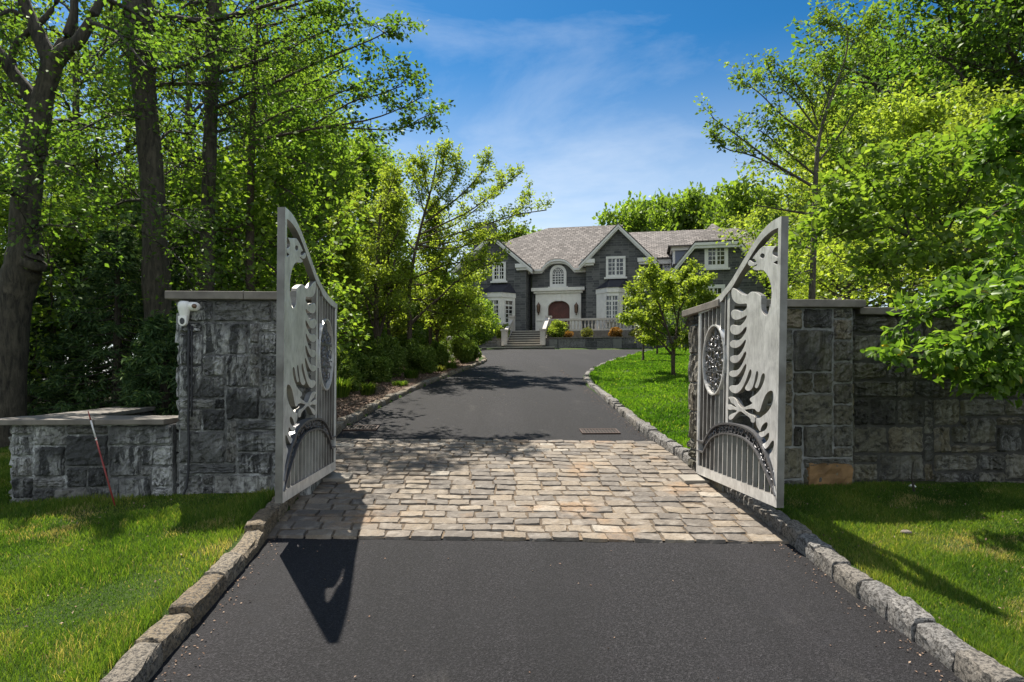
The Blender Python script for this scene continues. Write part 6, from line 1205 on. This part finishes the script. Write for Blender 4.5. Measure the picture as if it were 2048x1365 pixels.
# ================================================================= GRASS
def zgrass(x, y):
    und = (np.sin(x * 1.9 + y * .7) * np.cos(y * 1.3 - x * .4)) * .02 + np.sin(x * 5.1) * np.sin(y * 4.3) * .006
    return g0(x, y) + .075 + und * sst(.2, 1, kdist(x, y))
def fieldnoise(x, y, s, seed):
    rg = np.random.default_rng(seed); v = 0
    for k in range(7):
        a = rg.random() * 6.28; f = s * rg.uniform(.6, 1.9); v = v + np.sin((x * math.cos(a) + y * math.sin(a)) * f + rg.random() * 6)
    return v / 2.6
def grass(name, label, x0, x1, y0, y1, n_, h, w, seed, mask, yb=0.0):
    rg = np.random.default_rng(seed); u = rg.random(n_ * 3); y = y0 + (y1 - y0) * u ** 1.7; x = x0 + (x1 - x0) * rg.random(n_ * 3); ok = mask(x, y); x = x[ok]; y = y[ok]
    f = fieldnoise(x, y, 2.2, 5) + .6 * fieldnoise(x, y, 6, 6); keep = rg.random(len(x)) < np.clip(1.15 - .55 * np.clip(f - .4, 0, 2) - (0 if yb else .5) * np.clip(fieldnoise(x, y, 4.5, 21) - .6, 0, 1.2), .12, 1); x = x[keep][:n_]; y = y[keep][:n_]; f = f[keep][:n_]; N = len(x)
    kd_ = kdist(x, y); dr = np.maximum(1, np.hypot(x, y) / 4.5)
    z = zgrass(x, y) - .004; B = np.stack([x, y, z], 1); a = rg.random(N) * 6.283; b = rg.random(N) * 6.283
    hf = np.clip(1 + .35 * fieldnoise(x, y, 3.5, 9), .45, 1.8); L = h * hf * rg.uniform(.5, 1.25, N) * np.where(kd_ < .35, 1.35, 1); lean = rg.uniform(.1, .85, N) * L
    s = np.stack([np.cos(a), np.sin(a), 0 * a], 1) * (w * dr * rg.uniform(.7, 1.3, N) / 2)[:, None]; o_ = np.stack([np.cos(b), np.sin(b), 0 * b], 1) * lean[:, None]
    m_ = B + o_ * .35 + np.array([0, 0, 1]) * (L * .62)[:, None]; t_ = B + o_ + np.array([0, 0, 1]) * L[:, None] * .95
    V = np.stack([B - s, B + s, m_ + s * .7, m_ - s * .7, t_], 1).reshape(-1, 3); b_ = (np.arange(N) * 5)[:, None]; Fc = np.concatenate([b_ + np.array([0, 1, 2]), b_ + np.array([0, 2, 3]), b_ + np.array([3, 2, 4])])
    rn = np.clip(.46 + .20 * f + yb + rg.normal(0, .18, N), 0, .93); f3 = fieldnoise(x, y, 4.5, 21) + .7 * fieldnoise(x, y, 11, 22); dead = rg.random(N) < np.clip(.03 + .45 * (f3 - .75), .02, .75) * (0.3 if yb else 1); rn[dead] = rg.uniform(.93, 1, dead.sum())
    o = fast_mesh(name, V, Fc, M['blade_bright' if yb else 'blade'], None, np.repeat(rn, 5)); tag(o, kind='stuff'); o['label'] = label; return o
lx = lambda y: np.interp(y, LL[:150, 1], LL[:150, 0]); rx_ = lambda y: np.interp(y, RL[:150, 1], RL[:150, 0])
inwall = lambda x, y: ((x < -1.78) & (x > xa - .02) & (y > YF - .05) & (y < 8.25)) | ((x > 2.64) & (y > YF - .02) & (y < 8.25))
grass('grass', 'patchy sunlit lawn grass left of the driveway', -7.5, -1.9, 1.6, 12, 230000, .048, .0036, 1, lambda x, y: (x < lx(y) - .19) & ~inwall(x, y) & (x > -.72 * y - 1.6) & ((x < xa) | (y < 7.2)))
grass('grass', 'lawn grass right of the driveway, in front of the right wall', 2.8, 8.5, 1.6, 7.3, 230000, .044, .0036, 2, lambda x, y: (x > rx_(y) + .18) & ~inwall(x, y) & (x < .84 * y + 1.8) & (y < 7.25))
_in = inside(DRIVE, _gx, _gy)
def in_drive(x, y): return _in[np.clip(((y + 6) / .12).round().astype(int), 0, _in.shape[0] - 1), np.clip(((x + 12) / .12).round().astype(int), 0, _in.shape[1] - 1)]
INR = lambda x, y: ~in_drive(x, y) & (kdist(x, y) > .16)
grass('grass', 'bright green grass of the lawn island in the turning circle', 2.4, 16, 8.2, 42, 170000, .05, .009, 3, lambda x, y: (x < .46 * y + 1.3) & (x > 1.5) & INR(x, y), .04)
# mulch chips
rg = np.random.default_rng(77); N = 26000; y = 9.8 + 20 * rg.random(N) ** 1.2; x = np.interp(y, LL[:260, 1], LL[:260, 0]) - .2 - 3.2 * rg.random(N); z = zgrass(x, y) + .012 * rg.random(N); V, Fc, k = leaves(np.stack([x, y, z], 1), .055, rg, .75, 'diamond', None, .4)
o = fast_mesh('mulch', V, Fc, M['chip'], None, np.repeat(rg.random(N), k)); tag(o, kind='stuff'); o['label'] = 'brown bark mulch in the bed left of the drive'
# fallen leaves on woodland floor and lawn
rg = np.random.default_rng(78); N = 2600; x = rg.uniform(-7, 8, N); y = rg.uniform(2, 7.1, N); ok = (((x < lx(y) - .25) | (x > rx_(y) + .25))); x = x[ok]; y = y[ok]; V, Fc, k = leaves(np.stack([x, y, zgrass(x, y) + .02], 1), .022, rg, .7, 'diamond', None, .7)
o = fast_mesh('leaf_litter', V, Fc, M['chip'], None, np.repeat(rg.random(len(x)), k)); tag(o, kind='stuff'); o['label'] = 'scattered dry bits in the front lawns'
# grit, twigs and fallen bits gathered along both kerbs and in the joints of the apron
rg = np.random.default_rng(79); N = 2200; y = rg.uniform(2.2, 20, N); sd = rg.random(N) < .5; dd_ = np.abs(rg.normal(0, .10, N)) + .02; far = rg.random(N) < .12; x = np.where(sd, np.interp(y, LL[:150, 1], LL[:150, 0]) + dd_, np.interp(y, RL[:150, 1], RL[:150, 0]) - dd_); x = np.where(far, rg.uniform(-1.6, 2.5, N), x)
V, Fc, k = leaves(np.stack([x, y, g0(x, y) + .006], 1), .018, rg, .85, 'diamond', None, .6, 0)
o = fast_mesh('kerb_debris', V, Fc, M['chip'], None, np.repeat(rg.random(N), k)); tag(o, kind='stuff'); o['label'] = 'dry grit and leaf bits along the driveway edges'
# ================================================================= LIGHT, SKY, CAMERA
SUN = np.array([-.80, 1.66, 3.16]); SUN = SUN / np.linalg.norm(SUN); el = math.asin(SUN[2]); azm = math.atan2(SUN[0], SUN[1])
ld = bpy.data.lights.new('sun', 'SUN'); ld.energy = 4.6; ld.angle = R(.55); ld.color = (1, .935, .82); lo = bpy.data.objects.new('sun', ld); col.objects.link(lo); lo.rotation_euler = Vector(-SUN).to_track_quat('-Z', 'Y').to_euler(); lo.location = (0, 0, 30)
w = bpy.data.worlds.new('World'); sc.world = w; w.use_nodes = True; t = w.node_tree; t.nodes.clear(); out = t.nodes.new('ShaderNodeOutputWorld'); bg = t.nodes.new('ShaderNodeBackground'); sk = t.nodes.new('ShaderNodeTexSky')
sk.sky_type = 'NISHITA'; sk.sun_disc = False; sk.sun_elevation = el; sk.sun_rotation = azm; sk.altitude = 200; sk.air_density = 1.0; sk.dust_density = .5; sk.ozone_density = 2.6
tc = t.nodes.new('ShaderNodeTexCoord'); mp = t.nodes.new('ShaderNodeMapping'); mp.inputs['Scale'].default_value = (1.2, 1.2, 3.6); mp.inputs['Location'].default_value = (.35, .1, .2); nz = t.nodes.new('ShaderNodeTexNoise'); nz.inputs['Scale'].default_value = 1.5; nz.inputs['Detail'].default_value = 8; nz.inputs['Roughness'].default_value = .62; nz.inputs['Distortion'].default_value = .5
t.links.new(tc.outputs['Generated'], mp.inputs[0]); t.links.new(mp.outputs[0], nz.inputs['Vector'])
cr = t.nodes.new('ShaderNodeValToRGB'); cr.color_ramp.elements[0].position = .48; cr.color_ramp.elements[0].color = (0, 0, 0, 1); cr.color_ramp.elements[1].position = .78; cr.color_ramp.elements[1].color = (.32, .32, .32, 1); t.links.new(nz.outputs['Fac'], cr.inputs[0])
hs = t.nodes.new('ShaderNodeHueSaturation'); hs.inputs['Saturation'].default_value = 1.3; hs.inputs['Hue'].default_value = .480; hs.inputs['Value'].default_value = 1.0; t.links.new(sk.outputs[0], hs.inputs['Color'])
# unseen bright cloud added behind the camera as fill light for the shaded fronts
sx = t.nodes.new('ShaderNodeSeparateXYZ'); t.links.new(tc.outputs['Generated'], sx.inputs[0])
mr = t.nodes.new('ShaderNodeMapRange'); mr.inputs['From Min'].default_value = .05; mr.inputs['From Max'].default_value = -.6; mr.inputs['To Min'].default_value = 0; mr.inputs['To Max'].default_value = .7; t.links.new(sx.outputs[1], mr.inputs[0])
hz_ = t.nodes.new('ShaderNodeMapRange'); hz_.inputs['From Min'].default_value = .46; hz_.inputs['From Max'].default_value = .12; hz_.inputs['To Min'].default_value = 0; hz_.inputs['To Max'].default_value = .66; hz_.interpolation_type = 'SMOOTHSTEP'; t.links.new(sx.outputs[2], hz_.inputs[0])
a0_ = t.nodes.new('ShaderNodeMath'); a0_.operation = 'MAXIMUM'; t.links.new(mr.outputs[0], a0_.inputs[0]); t.links.new(hz_.outputs[0], a0_.inputs[1])
ad = t.nodes.new('ShaderNodeMath'); ad.operation = 'ADD'; ad.use_clamp = True; t.links.new(cr.outputs[0], ad.inputs[0]); t.links.new(a0_.outputs[0], ad.inputs[1])
mx = t.nodes.new('ShaderNodeMix'); mx.data_type = 'RGBA'; t.links.new(ad.outputs[0], mx.inputs[0]); g0n = t.nodes.new('ShaderNodeVectorMath'); g0n.operation = 'SCALE'; g0n.inputs['Scale'].default_value = .17; t.links.new(hs.outputs[0], g0n.inputs[0])
gm = t.nodes.new('ShaderNodeGamma'); gm.inputs['Gamma'].default_value = 1.5; t.links.new(g0n.outputs[0], gm.inputs[0])
g1n = t.nodes.new('ShaderNodeVectorMath'); g1n.operation = 'SCALE'; g1n.inputs['Scale'].default_value = 3.3; t.links.new(gm.outputs[0], g1n.inputs[0]); t.links.new(g1n.outputs[0], mx.inputs[6]); mx.inputs[7].default_value = (4.7, 5.0, 5.3, 1); t.links.new(mx.outputs[2], bg.inputs[0]); bg.inputs[1].default_value = .10; t.links.new(bg.outputs[0], out.inputs[0])
cd = bpy.data.cameras.new('camera'); co = bpy.data.objects.new('camera', cd); col.objects.link(co); co.location = (0, 0, CZ); co.rotation_euler = (math.pi / 2, 0, -TH); cd.sensor_width = 36; cd.lens = F / 2048 * 36; cd.shift_y = (HZ - 682.5) / 2048; cd.clip_end = 1000; cd.clip_start = .05; sc.camera = co
sc.view_settings.view_transform = 'Standard'; sc.view_settings.look = 'None'; sc.view_settings.gamma = 1; sc.view_settings.use_curve_mapping = False; sc.view_settings.exposure = 1.12
sc.render.resolution_x = 1024; sc.render.resolution_y = 682; sc.render.engine = 'CYCLES'; sc.cycles.max_bounces = 8; sc.cycles.transparent_max_bounces = 8
sc.render.film_transparent = False
